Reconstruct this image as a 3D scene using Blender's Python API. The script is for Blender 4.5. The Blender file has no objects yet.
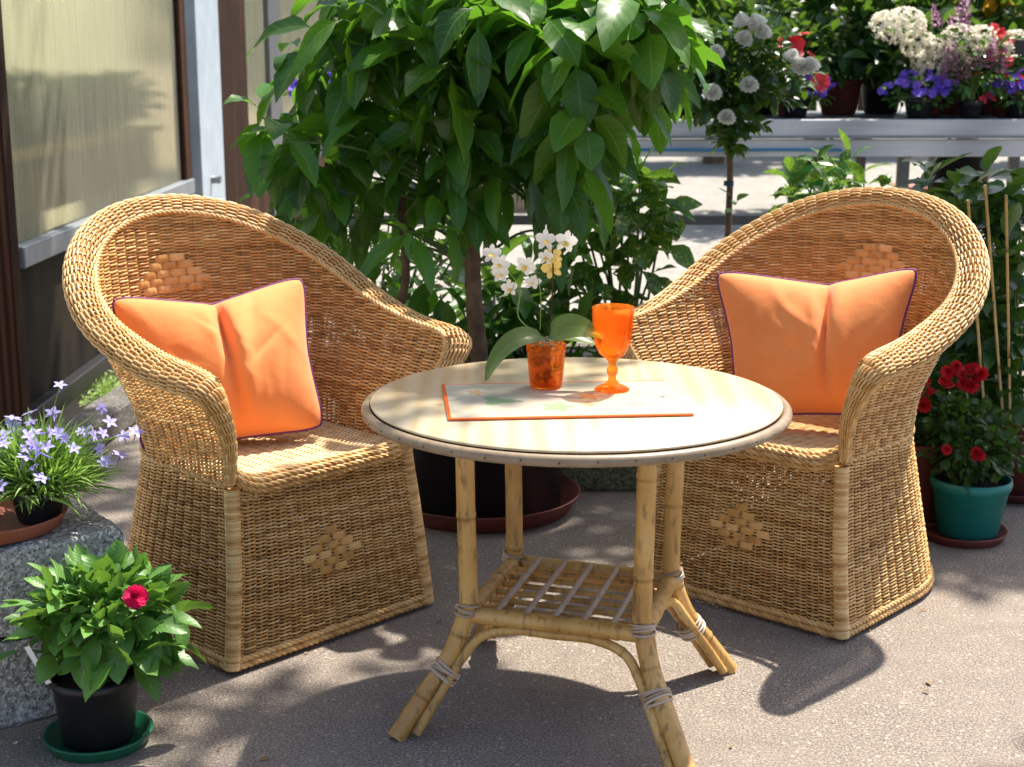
import bpy, math, random
import numpy as np
from math import sin, cos, pi, radians

# ------------------------------------------------------------------ camera, light, exposure
scene = bpy.context.scene
EYE = 1.30
TILT = math.atan(332 / 1500.0)
cam_data = bpy.data.cameras.new("camera")
cam_data.sensor_width = 36
cam_data.lens = 36 * 1500 / 1024
cam_data.clip_start = 0.05
cam_data.clip_end = 500
cam_data.dof.use_dof = True
cam_data.dof.focus_distance = 3.05
cam_data.dof.aperture_fstop = 6.3
cam = bpy.data.objects.new("camera", cam_data)
scene.collection.objects.link(cam)
cam.location = (0, 0, EYE)
cam.rotation_euler = (pi / 2 - TILT, 0, 0)
scene.camera = cam

SUN_TO = np.array([0.50, 0.60, 1.40])           # towards the sun (behind right)
SUN_TO = SUN_TO / np.linalg.norm(SUN_TO)
elev = math.asin(SUN_TO[2])
azim = math.atan2(SUN_TO[0], SUN_TO[1])         # clockwise from +Y
world = bpy.data.worlds.new("World")
scene.world = world
world.use_nodes = True
wn = world.node_tree
sky = wn.nodes.new('ShaderNodeTexSky')
sky.sky_type = 'NISHITA'
sky.sun_disc = False
sky.sun_elevation = elev
sky.sun_rotation = azim
sky.air_density = 1.0
sky.dust_density = 2.5
sky.ozone_density = 0.6
bg = wn.nodes['Background']
bg.inputs['Strength'].default_value = 0.115
wn.links.new(sky.outputs[0], bg.inputs['Color'])
sd = bpy.data.lights.new("sun", 'SUN')
sd.energy = 5.0
sd.angle = radians(1.0)
sd.color = (1.0, 0.93, 0.82)
so = bpy.data.objects.new("sun", sd)
scene.collection.objects.link(so)
so.location = (4, 4, 8)
so.rotation_euler = (pi / 2 - elev, 0, -azim + pi)
scene.view_settings.view_transform = 'Standard'
scene.view_settings.look = 'None'
scene.view_settings.exposure = 1.0
scene.view_settings.gamma = 1.0
scene.cycles.max_bounces = 10
scene.cycles.transparent_max_bounces = 16

COL = scene.collection
rng = np.random.default_rng(7)
R = random.Random(5)


# ------------------------------------------------------------------ helpers
def W(px, py, Y):
    """world point seen at photo pixel (px, py) at distance Y along the ground"""
    a = (px - 512) / 1500.0
    b = (383.5 - py) / 1500.0
    cp, sp = cos(TILT), sin(TILT)
    t = Y / (cp + b * sp)
    return np.array([a * t, Y, EYE + (-sp + b * cp) * t])


def nrmz(v):
    v = np.asarray(v, float)
    return v / (np.linalg.norm(v, axis=-1, keepdims=True) + 1e-12)


def smooth_path(pts, n=60):
    P = np.array(pts, float)
    P = np.vstack([2 * P[0] - P[1], P, 2 * P[-1] - P[-2]])
    m = len(P) - 3
    o = []
    for q in np.linspace(0, m - 1e-9, n):
        i = int(q)
        t = q - i
        a, b, c, d = P[i:i + 4]
        o.append(.5 * (2 * b + (c - a) * t + (2 * a - 5 * b + 4 * c - d) * t * t + (3 * b - a - 3 * c + d) * t ** 3))
    return np.array(o)


class MB:
    """collects quads / triangles into one mesh"""
    def __init__(self):
        self.v, self.f, self.t, self.u, self.n = [], [], [], [], 0

    def add(self, v, f, tint=0.5, uv=None):
        v = np.asarray(v, float).reshape(-1, 3)
        f = np.asarray(f, int)
        if f.shape[1] == 3:
            f = np.hstack([f, f[:, 2:3] * 0 - 1 - self.n])
        self.v.append(v)
        self.f.append(f + self.n)
        tt = np.broadcast_to(np.asarray(tint, float), (len(v),)) if np.ndim(tint) == 0 else np.asarray(tint, float)
        self.t.append(tt)
        self.u.append(np.zeros((len(v), 2)) if uv is None else uv)
        self.n += len(v)

    def tube(self, path, r, sides=6, ref=None, tint=0.5, caps=True, closed=False):
        P = np.asarray(path, float)
        n = len(P)
        if closed:
            T = nrmz(np.roll(P, -1, 0) - np.roll(P, 1, 0))
        else:
            T = np.gradient(P, axis=0)
            T = nrmz(T)
        if ref is None:
            A = np.zeros_like(P)
            a = np.array([0, 0, 1.0]) if abs(T[0][2]) < .9 else np.array([1.0, 0, 0])
            a = nrmz(np.cross(T[0], a))
            for i in range(n):
                a = a - T[i] * a.dot(T[i])
                a = a / (np.linalg.norm(a) + 1e-9)
                A[i] = a
        else:
            ref = np.broadcast_to(np.asarray(ref, float), P.shape)
            A = nrmz(np.cross(T, ref))
        B = np.cross(T, A)
        rr = np.broadcast_to(np.asarray(r, float), (n,))
        ang = np.linspace(0, 2 * pi, sides, endpoint=False)
        ring = A[:, None] * np.cos(ang)[None, :, None] + B[:, None] * np.sin(ang)[None, :, None]
        V = P[:, None] + ring * rr[:, None, None]
        V = V.reshape(-1, 3)
        m = n if closed else n - 1
        i = np.arange(m)[:, None]
        j = np.arange(sides)[None]
        i2 = (i + 1) % n
        j2 = (j + 1) % sides
        F = np.stack([i * sides + j, i2 * sides + j, i2 * sides + j2, i * sides + j2], -1).reshape(-1, 4)
        L = np.concatenate([[0], np.cumsum(np.linalg.norm(np.diff(P, axis=0), axis=1))])
        uv = np.stack([np.repeat(L, sides), np.tile(ang / (2 * pi), n)], 1)
        if caps and not closed:
            c0, c1 = len(V), len(V) + 1
            V = np.vstack([V, P[0], P[-1]])
            uv = np.vstack([uv, [0, 0], [L[-1], 0]])
            jj = np.arange(sides)
            k = (jj + 1) % sides
            F0 = np.stack([k, jj, jj * 0 + c0, jj * 0 - 1], 1)
            F1 = np.stack([(n - 1) * sides + jj, (n - 1) * sides + k, jj * 0 + c1, jj * 0 - 1], 1)
            F = np.vstack([F, F0, F1])
            F = F.copy()
            self.v.append(V)
            G = F + self.n
            G[F[:, 3] == -1, 3] = -1
            self.f.append(G)
            self.t.append(np.full(len(V), tint))
            self.u.append(uv)
            self.n += len(V)
        else:
            self.add(V, F, tint, uv)

    def lathe(self, prof, seg=40, center=(0, 0, 0), tint=0.5, facets=None, wob=0):
        prof = np.array(prof, float)
        n = len(prof)
        ang = np.linspace(0, 2 * pi, seg, endpoint=False)
        k = 1 + (0 if facets is None else facets[1] * np.cos(ang * facets[0]))
        r = prof[:, 0][:, None] * (k * (1 + wob * np.sin(ang * 3 + 1)))
        V = np.stack([r * np.cos(ang), r * np.sin(ang), np.repeat(prof[:, 1][:, None], seg, 1)], -1).reshape(-1, 3) + np.array(center)
        i = np.arange(n - 1)[:, None]
        j = np.arange(seg)[None]
        j2 = (j + 1) % seg
        F = np.stack([i * seg + j, i * seg + j2, (i + 1) * seg + j2, (i + 1) * seg + j], -1).reshape(-1, 4)
        uv = np.stack([np.tile(ang / 2 / pi, n), np.repeat(prof[:, 1], seg)], 1)
        self.add(V, F, tint, uv)

    def box(self, c, s, rot=0.0, tint=0.5, bevel=0.0, tilt=None):
        x, y, z = [q / 2 for q in s]
        b = min(bevel, x * .9, y * .9, z * .9)
        V, F = [], []
        if b <= 0:
            V = [(sx * x, sy * y, sz * z) for sx in (-1, 1) for sy in (-1, 1) for sz in (-1, 1)]
            F = [(0, 1, 3, 2), (4, 6, 7, 5), (0, 4, 5, 1), (2, 3, 7, 6), (0, 2, 6, 4), (1, 5, 7, 3)]
        else:
            def ringat(xx, yy, zz, cb):
                return [(-xx + cb, -yy, zz), (xx - cb, -yy, zz), (xx, -yy + cb, zz), (xx, yy - cb, zz),
                        (xx - cb, yy, zz), (-xx + cb, yy, zz), (-xx, yy - cb, zz), (-xx, -yy + cb, zz)]
            for (ix, zz) in ((b, -z), (0, -z + b), (0, z - b), (b, z)):
                V += ringat(x - ix, y - ix, zz, b)
            for k in range(3):
                for j in range(8):
                    F.append((k * 8 + j, k * 8 + (j + 1) % 8, (k + 1) * 8 + (j + 1) % 8, (k + 1) * 8 + j))
            for k, fl in ((0, 1), (24, 0)):
                q = [(0, 1, 4, 5), (1, 2, 3, 4), (5, 6, 7, 0)]
                for g in q:
                    g = [k + i for i in g]
                    F.append(tuple(g[::-1]) if fl else tuple(g))
        V = np.array(V, float)
        if tilt is not None:
            ct, st = cos(tilt), sin(tilt)
            V = V @ np.array([[1, 0, 0], [0, ct, st], [0, -st, ct]])
        cr, sr = cos(rot), sin(rot)
        V = V @ np.array([[cr, sr, 0], [-sr, cr, 0], [0, 0, 1]])
        self.add(V + np.array(c), F, tint)

    def build(self, name, material, parent=None, smooth=True):
        me = bpy.data.meshes.new(name)
        V = np.vstack(self.v)
        F = np.vstack(self.f)
        tri = F[:, 3] < 0
        nl = np.where(tri, 3, 4)
        start = np.concatenate([[0], np.cumsum(nl)[:-1]])
        loops = F.reshape(-1)
        loops = loops[loops >= 0]
        me.vertices.add(len(V))
        me.vertices.foreach_set('co', V.astype(np.float32).ravel())
        me.loops.add(len(loops))
        me.loops.foreach_set('vertex_index', loops.astype(np.int32))
        me.polygons.add(len(F))
        me.polygons.foreach_set('loop_start', start.astype(np.int32))
        me.polygons.foreach_set('loop_total', nl.astype(np.int32))
        me.polygons.foreach_set('use_smooth', np.full(len(F), smooth))
        U = np.vstack(self.u)
        uvl = me.uv_layers.new(name='UVMap')
        uvl.data.foreach_set('uv', U[loops].astype(np.float32).ravel())
        at = me.attributes.new('tint', 'FLOAT', 'POINT')
        at.data.foreach_set('value', np.concatenate(self.t).astype(np.float32))
        me.update()
        me.validate()
        me.materials.append(material)
        o = bpy.data.objects.new(name, me)
        COL.objects.link(o)
        if parent is not None:
            o.parent = parent
        return o


def tag(o, label, cat, group=None, kind=None):
    if label: o['label'] = label
    if cat: o['category'] = cat
    if group: o['group'] = group
    if kind: o['kind'] = kind
    return o


def thing(name, label, cat, loc=(0, 0, 0), rz=0, group=None):
    o = bpy.data.objects.new(name, None)
    o.empty_display_size = .1
    COL.objects.link(o)
    o.location = tuple(loc)
    o.rotation_euler = (0, 0, rz)
    return tag(o, label, cat, group)


def copy_tree(o, parent=None):
    c = o.copy()
    COL.objects.link(c)
    c.parent = parent
    for ch in list(o.children):
        copy_tree(ch, c)
    return c


# ------------------------------------------------------------------ materials
class NT:
    def __init__(self, name):
        self.m = bpy.data.materials.new(name)
        self.m.use_nodes = True
        self.t = self.m.node_tree
        self.b = self.t.nodes['Principled BSDF']
        self.out = self.t.nodes['Material Output']

    def n(self, typ, **kw):
        x = self.t.nodes.new('ShaderNode' + typ)
        for k, v in kw.items():
            if k in x.inputs:
                x.inputs[k].default_value = v
            else:
                setattr(x, k, v)
        return x

    def l(self, a, b):
        self.t.links.new(a, b)

    def co(self, scale=(1, 1, 1), uv=False):
        tc = self.n('TexCoord')
        mp = self.n('Mapping')
        mp.inputs['Scale'].default_value = scale
        self.l(tc.outputs['UV' if uv else 'Object'], mp.inputs[0])
        return mp.outputs[0]

    def noise(self, scale, detail=4, vec=None, rough=.55):
        x = self.n('TexNoise')
        x.inputs['Scale'].default_value = scale
        x.inputs['Detail'].default_value = detail
        x.inputs['Roughness'].default_value = rough
        if vec is not None:
            self.l(vec, x.inputs['Vector'])
        return x.outputs['Fac']

    def ramp(self, fac, stops):
        x = self.n('ValToRGB')
        e = x.color_ramp.elements
        while len(e) < len(stops):
            e.new(.5)
        for k, (p, c) in enumerate(stops):
            e[k].position = p
            e[k].color = (*c, 1) if len(c) == 3 else c
        self.l(fac, x.inputs[0])
        return x.outputs[0]

    def mix(self, fac, a, b, mode='MIX'):
        x = self.n('MixRGB', blend_type=mode)
        for s, v in ((0, fac), (1, a), (2, b)):
            if hasattr(v, 'links') or hasattr(v, 'is_linked'):
                self.l(v, x.inputs[s])
            elif s == 0:
                x.inputs[0].default_value = v
            else:
                x.inputs[s].default_value = (*v, 1)
        return x.outputs[0]

    def math(self, op, a, b=0.0):
        x = self.n('Math', operation=op)
        for s, v in ((0, a), (1, b)):
            if hasattr(v, 'is_linked'):
                self.l(v, x.inputs[s])
            else:
                x.inputs[s].default_value = v
        return x.outputs[0]

    def bump(self, h, strength=.3, dist=.002):
        x = self.n('Bump')
        x.inputs['Strength'].default_value = strength
        x.inputs['Distance'].default_value = dist
        self.l(h, x.inputs['Height'])
        self.l(x.outputs[0], self.b.inputs['Normal'])

    def base(self, c):
        if hasattr(c, 'is_linked'):
            self.l(c, self.b.inputs['Base Color'])
        else:
            self.b.inputs['Base Color'].default_value = (*c, 1)

    def set(self, **kw):
        for k, v in kw.items():
            self.b.inputs[k.replace('_', ' ')].default_value = v

    def tint(self):
        return self.n('Attribute', attribute_name='tint').outputs['Fac']


def simple(name, col, rough=.6, var=.25, scale=20, bump=.15, bdist=.001, spec=.5):
    k = NT(name)
    f = k.noise(scale, 5, k.co())
    dark = tuple(c * (1 - var) for c in col)
    lite = tuple(min(1, c * (1 + var * .7)) for c in col)
    k.base(k.ramp(f, [(.3, dark), (.7, lite)]))
    k.set(Roughness=rough)
    k.b.inputs['Specular IOR Level'].default_value = spec
    if bump:
        k.bump(k.noise(scale * 4, 4, k.co()), bump, bdist)
    return k.m


def rattan_mat(name, dark, mid, lite, rough=.42):
    k = NT(name)
    f = k.noise(38, 4, k.co())
    big = k.noise(3.5, 3, k.co())
    s = k.math('ADD', k.math('MULTIPLY', k.tint(), .38), k.math('MULTIPLY', f, .5))
    s = k.math('ADD', s, k.math('MULTIPLY', big, .25))
    k.base(k.ramp(s, [(.25, dark), (.5, mid), (.82, lite)]))
    k.set(Roughness=rough)
    k.bump(k.noise(260, 3, k.co()), .2, .0006)
    return k.m


def leaf_mat(name, dark, lite, trans=.35, rough=.35, vein=(.30, .42, .12), veins=9, spots=None, tcol=None):
    k = NT(name)
    tc = k.n('TexCoord')
    sx = k.n('SeparateXYZ')
    k.l(tc.outputs['UV'], sx.inputs[0])
    u = k.math('ABSOLUTE', sx.outputs[0])
    v = sx.outputs[1]
    n1 = k.noise(14, 3, k.co())
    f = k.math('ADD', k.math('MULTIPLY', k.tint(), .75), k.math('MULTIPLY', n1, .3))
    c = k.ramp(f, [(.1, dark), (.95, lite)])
    rib = k.math('LESS_THAN', u, .035)
    w = k.math('SUBTRACT', k.math('MULTIPLY', v, veins), k.math('MULTIPLY', u, 1.6))
    w = k.math('ABSOLUTE', k.math('SUBTRACT', k.math('FRACT', w), .5))
    line = k.math('MULTIPLY', k.math('LESS_THAN', w, .05), .28)
    fac = k.math('MAXIMUM', k.math('MULTIPLY', rib, .55), line)
    c = k.mix(fac, c, vein)
    if spots:
        sp = k.noise(spots[0], 2, k.co())
        c = k.mix(k.math('GREATER_THAN', sp, spots[1]), c, spots[2])
    k.base(c)
    k.set(Roughness=rough)
    k.bump(w, .35, .0015)
    tr = k.n('BsdfTranslucent')
    tcl = k.mix(.6, c, tcol or (.28, .52, .04), 'MIX')
    k.l(tcl, tr.inputs[0])
    mx = k.n('MixShader')
    mx.inputs[0].default_value = trans
    k.l(k.b.outputs[0], mx.inputs[1])
    k.l(tr.outputs[0], mx.inputs[2])
    k.l(mx.outputs[0], k.out.inputs[0])
    return k.m


def petal_mat(name, a, b, trans=.3, rough=.6):
    k = NT(name)
    k.base(k.ramp(k.tint(), [(0, a), (1, b)]))
    k.set(Roughness=rough)
    tr = k.n('BsdfTranslucent')
    tr.inputs[0].default_value = (*b, 1)
    mx = k.n('MixShader')
    mx.inputs[0].default_value = trans
    k.l(k.b.outputs[0], mx.inputs[1])
    k.l(tr.outputs[0], mx.inputs[2])
    k.l(mx.outputs[0], k.out.inputs[0])
    return k.m


M = {}
M['wicker'] = rattan_mat('wicker', (.25, .10, .022), (.61, .34, .105), (.81, .55, .24))
M['wicker_border'] = rattan_mat('wicker_border', (.28, .12, .03), (.62, .35, .115), (.84, .59, .28))
M['wicker_seat'] = rattan_mat('wicker_seat', (.42, .25, .09), (.68, .45, .20), (.84, .64, .36))
M['splint'] = rattan_mat('splint', (.30, .13, .03), (.60, .32, .09), (.76, .48, .19))
M['bark'] = simple('bark', (.16, .10, .06), .85, .45, 25, .6, .004)
M['stem'] = simple('stem', (.10, .17, .04), .6, .3, 30, .1)
M['cane'] = simple('cane', (.55, .40, .16), .5, .25, 40, .1)
M['black_pot'] = simple('black_pot', (.012, .012, .014), .45, .3, 30, .1)
M['terracotta'] = simple('terracotta', (.30, .085, .045), .7, .25, 12, .15)
M['terracotta_dark'] = simple('terracotta_dark', (.16, .035, .025), .6, .25, 12, .15)
M['teal'] = simple('teal', (.01, .19, .165), .4, .15, 12, .08)
M['green_plastic'] = simple('green_plastic', (.01, .12, .055), .4, .15, 12, .08)
M['bright_green'] = simple('bright_green', (.06, .30, .03), .5, .15, 12, .08)
M['soil'] = simple('soil', (.035, .022, .014), .95, .5, 90, .9, .006)
M['white_label'] = simple('white_label', (.75, .75, .75), .5, .05)
M['tie'] = simple('tie', (.02, .06, .12), .5, .05)
M['brown_leg'] = simple('brown_leg', (.05, .03, .02), .6, .3)


def wood(name, a, b, c, scale=(1, 1, 1), rough=.6, ring=14, dist=6, coat=0):
    k = NT(name)
    v = k.co(scale)
    wv = k.n('TexWave', wave_type='BANDS', bands_direction='X')
    wv.inputs['Scale'].default_value = ring
    wv.inputs['Distortion'].default_value = dist
    wv.inputs['Detail'].default_value = 3
    wv.inputs['Detail Scale'].default_value = .6
    k.l(v, wv.inputs[0])
    n2 = k.noise(60, 4, k.co((scale[0] * 1, scale[1] * .08, scale[2])))
    f = k.math('ADD', k.math('MULTIPLY', wv.outputs['Fac'], .55), k.math('MULTIPLY', n2, .5))
    k.base(k.ramp(f, [(.15, a), (.5, b), (.85, c)]))
    k.set(Roughness=rough)
    k.b.inputs['Coat Weight'].default_value = coat
    k.bump(f, .12, .001)
    return k.m


M['tabletop'] = wood('tabletop', (.54, .41, .23), (.60, .48, .30), (.64, .53, .36), (1, .10, 1), .32, 6, 16, .15)
M['brown_wood'] = wood('brown_wood', (.022, .010, .006), (.045, .020, .012), (.085, .04, .024), (1, 1, .05), .8, 12, 4)
M['brown_wood'].node_tree.nodes['Principled BSDF'].inputs['Specular IOR Level'].default_value = .1
M['grey_board'] = wood('grey_board', (.34, .36, .39), (.50, .52, .56), (.62, .64, .67), (.05, 1, 1), .6, 12, 3)


def cane_leg(name):
    k = NT(name)
    f = k.noise(9, 5, k.co((1, 1, .5)))
    g = k.noise(70, 4, k.co((1, 1, .25)))
    c = k.ramp(f, [(.3, (.42, .20, .05)), (.55, (.63, .36, .10)), (.8, (.77, .53, .23))])
    dirt = k.ramp(g, [(.33, (1, 1, 1)), (.46, (0, 0, 0))])
    c = k.mix(k.math('MULTIPLY', dirt, .55), c, (.09, .045, .02))
    tt = k.ramp(k.tint(), [(.0, (.10, .05, .02)), (.5, (1, 1, 1))])
    c = k.mix(1.0, c, tt, 'MULTIPLY')
    k.base(c)
    k.set(Roughness=.4)
    k.b.inputs['Coat Weight'].default_value = .15
    k.bump(g, .25, .001)
    return k.m


M['cane_leg'] = cane_leg('cane_leg')
M['binding'] = rattan_mat('binding', (.25, .16, .10), (.45, .33, .24), (.62, .52, .42))


def orange_cloth():
    k = NT('orange_cloth')
    n = k.noise(6, 4, k.co())
    k.base(k.ramp(n, [(.3, (.87, .225, .040)), (.7, (.93, .30, .072))]))
    k.set(Roughness=.8)
    k.b.inputs['Sheen Weight'].default_value = .3
    k.bump(k.math('ADD', k.noise(16, 3, k.co()), k.math('MULTIPLY', k.noise(500, 2, k.co()), .12)), .25, .01)
    return k.m


M['orange_cloth'] = orange_cloth()
M['purple_cord'] = simple('purple_cord', (.15, .022, .15), .6, .2, 200, .3)


def glass(name, col, rough=.03, trans=1.0, ior=1.45):
    k = NT(name)
    k.base(col)
    k.set(Roughness=rough, IOR=ior)
    k.b.inputs['Transmission Weight'].default_value = trans
    return k.m


def orange_glass():
    k = NT('orange_glass')
    k.base((1.0, .33, .02))
    k.set(Roughness=.05, IOR=1.4)
    k.b.inputs['Transmission Weight'].default_value = .95
    tr = k.n('BsdfTransparent')
    tr.inputs[0].default_value = (1, .66, .27, 1)
    tl = k.n('BsdfTranslucent')
    tl.inputs[0].default_value = (1, .33, .02, 1)
    m1 = k.n('MixShader')
    m1.inputs[0].default_value = .22
    k.l(tr.outputs[0], m1.inputs[1])
    k.l(tl.outputs[0], m1.inputs[2])
    mx = k.n('MixShader')
    mx.inputs[0].default_value = .66
    k.l(k.b.outputs[0], mx.inputs[1])
    k.l(m1.outputs[0], mx.inputs[2])
    k.l(mx.outputs[0], k.out.inputs[0])
    return k.m


M['orange_glass'] = orange_glass()


def poly_panel(name, col, rough=.35, scale=160, alpha=.4):
    """ribbed translucent greenhouse sheet"""
    k = NT(name)
    tc = k.n('TexCoord')
    sx = k.n('SeparateXYZ')
    k.l(tc.outputs['Object'], sx.inputs[0])
    s = k.math('SINE', k.math('MULTIPLY', sx.outputs[1], scale * 2 * pi / 2))
    st = k.noise(7, 5, k.co((1, 9, .35)))
    c = k.ramp(st, [(.3, tuple(q * .62 for q in col)), (.7, col)])
    k.base(c)
    k.set(Roughness=rough)
    k.b.inputs['Specular IOR Level'].default_value = .8
    k.bump(k.math('ADD', s, k.math('MULTIPLY', st, 1.5)), .35, .004)
    tl = k.n('BsdfTranslucent')
    k.l(c, tl.inputs[0])
    rf = k.n('BsdfRefraction')
    rf.inputs['Color'].default_value = (*[min(1, q * 1.5) for q in col], 1)
    rf.inputs['Roughness'].default_value = .24
    rf.inputs['IOR'].default_value = 1.02
    m1 = k.n('MixShader')
    m1.inputs[0].default_value = .86
    k.l(tl.outputs[0], m1.inputs[1])
    k.l(rf.outputs[0], m1.inputs[2])
    mx = k.n('MixShader')
    mx.inputs[0].default_value = .25
    k.l(m1.outputs[0], mx.inputs[1])
    k.l(k.b.outputs[0], mx.inputs[2])
    k.l(mx.outputs[0], k.out.inputs[0])
    return k.m


M['poly'] = poly_panel('poly', (.62, .61, .50))
M['dark_panel'] = wood('dark_panel', (.006, .006, .006), (.014, .013, .012), (.035, .028, .02), (1, 1, .1), .7, 10, 3)
M['dark_panel'].node_tree.nodes['Principled BSDF'].inputs['Specular IOR Level'].default_value = .08
M['metal'] = simple('metal', (.22, .24, .26), .45, .15, 14, .05)
M['white_paint'] = simple('white_paint', (.42, .49, .56), .45, .12, 9, .08)
M['dark_metal'] = simple('dark_metal', (.10, .105, .11), .5, .2, 14, .05)
M['hose'] = simple('hose', (.01, .22, .42), .4, .1)


def granite(name, base, amount=1.0):
    k = NT(name)
    n1 = k.noise(75, 4, k.co(), .75)
    n2 = k.noise(5, 5, k.co())
    n3 = k.noise(70, 3, k.co(), .6)
    d = tuple(q * .35 for q in base)
    l = tuple(min(1, q * 1.9) for q in base)
    c = k.ramp(n1, [(.34, d), (.5, base), (.68, l)])
    c = k.mix(k.ramp(n2, [(.35, (0, 0, 0)), (.75, (.6, .6, .6))]), c, tuple(q * .5 for q in (base[0], base[1] * 1.02, base[2] * .85)))
    c = k.mix(k.math('MULTIPLY', k.ramp(n3, [(.25, (1, 1, 1)), (.38, (0, 0, 0))]), .5), c, tuple(q * .25 for q in base))
    vo = k.n('TexVoronoi')
    vo.inputs['Scale'].default_value = 210
    k.l(k.co(), vo.inputs['Vector'])
    sp = k.n('SeparateColor')
    k.l(vo.outputs['Color'], sp.inputs[0])
    c = k.mix(k.math('MULTIPLY', k.math('GREATER_THAN', sp.outputs[0], .8), .55 * min(1, amount)), c, tuple(min(.8, q * 2.2) for q in base))
    c = k.mix(k.math('MULTIPLY', k.math('LESS_THAN', sp.outputs[1], .18), .6 * min(1, amount)), c, tuple(q * .15 for q in base))
    k.base(c)
    k.set(Roughness=.9)
    k.bump(k.math('ADD', k.math('MULTIPLY', n1, .5), n3), .7 * amount, .006)
    return k.m


M['stone_block'] = granite('stone_block', (.40, .385, .36), 1.8)
M['kerb'] = granite('kerb', (.13, .12, .11))
M['mossy'] = granite('mossy', (.13, .15, .09))
M['tan_block'] = granite('tan_block', (.36, .28, .21), .5)


def ground_mat():
    k = NT('asphalt')
    co = k.co()
    n1 = k.noise(190, 5, co, .75)
    n2 = k.noise(95, 3, co, .6)
    n3 = k.noise(2.2, 8, co, .72)
    n4 = k.noise(14, 4, co, .6)
    c = k.ramp(n1, [(.36, (.05, .04, .035)), (.5, (.20, .165, .138)), (.63, (.50, .43, .355))])
    c = k.mix(k.ramp(n3, [(.3, (0, 0, 0)), (.7, (.6, .6, .6))]), c, k.mix(n4, (.075, .063, .055), (.46, .38, .305)))
    # small pale grit and dark pits
    vo = k.n('TexVoronoi')
    vo.inputs['Scale'].default_value = 55
    k.l(co, vo.inputs['Vector'])
    grit = k.math('LESS_THAN', vo.outputs['Distance'], .24)
    c = k.mix(k.math('MULTIPLY', grit, .55), c, k.mix(vo.outputs['Color'], (.12, .08, .05), (.62, .56, .48)))
    pit = k.ramp(n2, [(.28, (1, 1, 1)), (.36, (0, 0, 0))])
    c = k.mix(k.math('MULTIPLY', pit, .6), c, (.035, .03, .028))
    k.base(c)
    k.set(Roughness=.88)
    k.bump(k.math('ADD', k.math('MULTIPLY', n1, .6), n2), .8, .006)
    return k.m


M['asphalt'] = ground_mat()
M['pavement'] = granite('pavement', (.28, .265, .245), .3)

M['leaf_big'] = leaf_mat('leaf_big', (.006, .034, .006), (.075, .23, .014), .38, .36, (.20, .34, .09), 8, tcol=(.22, .52, .03))
M['leaf_dark'] = leaf_mat('leaf_dark', (.010, .038, .010), (.04, .115, .022), .22, .3, (.10, .2, .05), 7)
M['leaf_mid'] = leaf_mat('leaf_mid', (.02, .08, .015), (.08, .24, .04), .3, .45, (.16, .3, .08), 7)
M['leaf_dahlia'] = leaf_mat('leaf_dahlia', (.025, .09, .015), (.13, .30, .05), .25, .42, (.2, .36, .1), 7)
M['leaf_light'] = leaf_mat('leaf_light', (.14, .28, .04), (.40, .55, .16), .35, .5, (.3, .4, .15), 5)
M['leaf_spot'] = leaf_mat('leaf_spot', (.02, .08, .012), (.06, .19, .025), .28, .3, (.1, .22, .05), 7, (110, .6, (.42, .46, .06)))
M['leaf_orchid'] = leaf_mat('leaf_orchid', (.07, .12, .02), (.13, .19, .04), .25, .3, (.2, .28, .08), 1)
M['leaf_yellow'] = leaf_mat('leaf_yellow', (.35, .2, .02), (.7, .4, .03), .4, .4, (.6, .4, .1), 9, tcol=(.9, .5, .04))
M['leaf_far'] = leaf_mat('leaf_far', (.006, .024, .005), (.036, .105, .016), .3, .5, (.05, .12, .02), 3)
M['p_white'] = petal_mat('p_white', (.80, .80, .70), (.88, .88, .84), .5)
M['p_cream'] = petal_mat('p_cream', (.78, .72, .54), (.88, .84, .72), .45)
M['p_red'] = petal_mat('p_red', (.28, .004, .01), (.62, .012, .03), .2)
M['p_coral'] = petal_mat('p_coral', (.50, .02, .03), (.80, .06, .08), .25)
M['p_pink'] = petal_mat('p_pink', (.70, .005, .10), (.90, .03, .20), .25)
M['p_purple'] = petal_mat('p_purple', (.10, .04, .45), (.22, .11, .72), .25)
M['p_lilac'] = petal_mat('p_lilac', (.28, .24, .62), (.52, .46, .86), .3)
M['p_mauve'] = petal_mat('p_mauve', (.26, .10, .22), (.50, .24, .42), .3)
M['p_yellow'] = petal_mat('p_yellow', (.75, .45, .04), (.85, .66, .2), .3)
M['p_orange'] = petal_mat('p_orange', (.6, .1, .01), (.8, .2, .02), .3)


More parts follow.
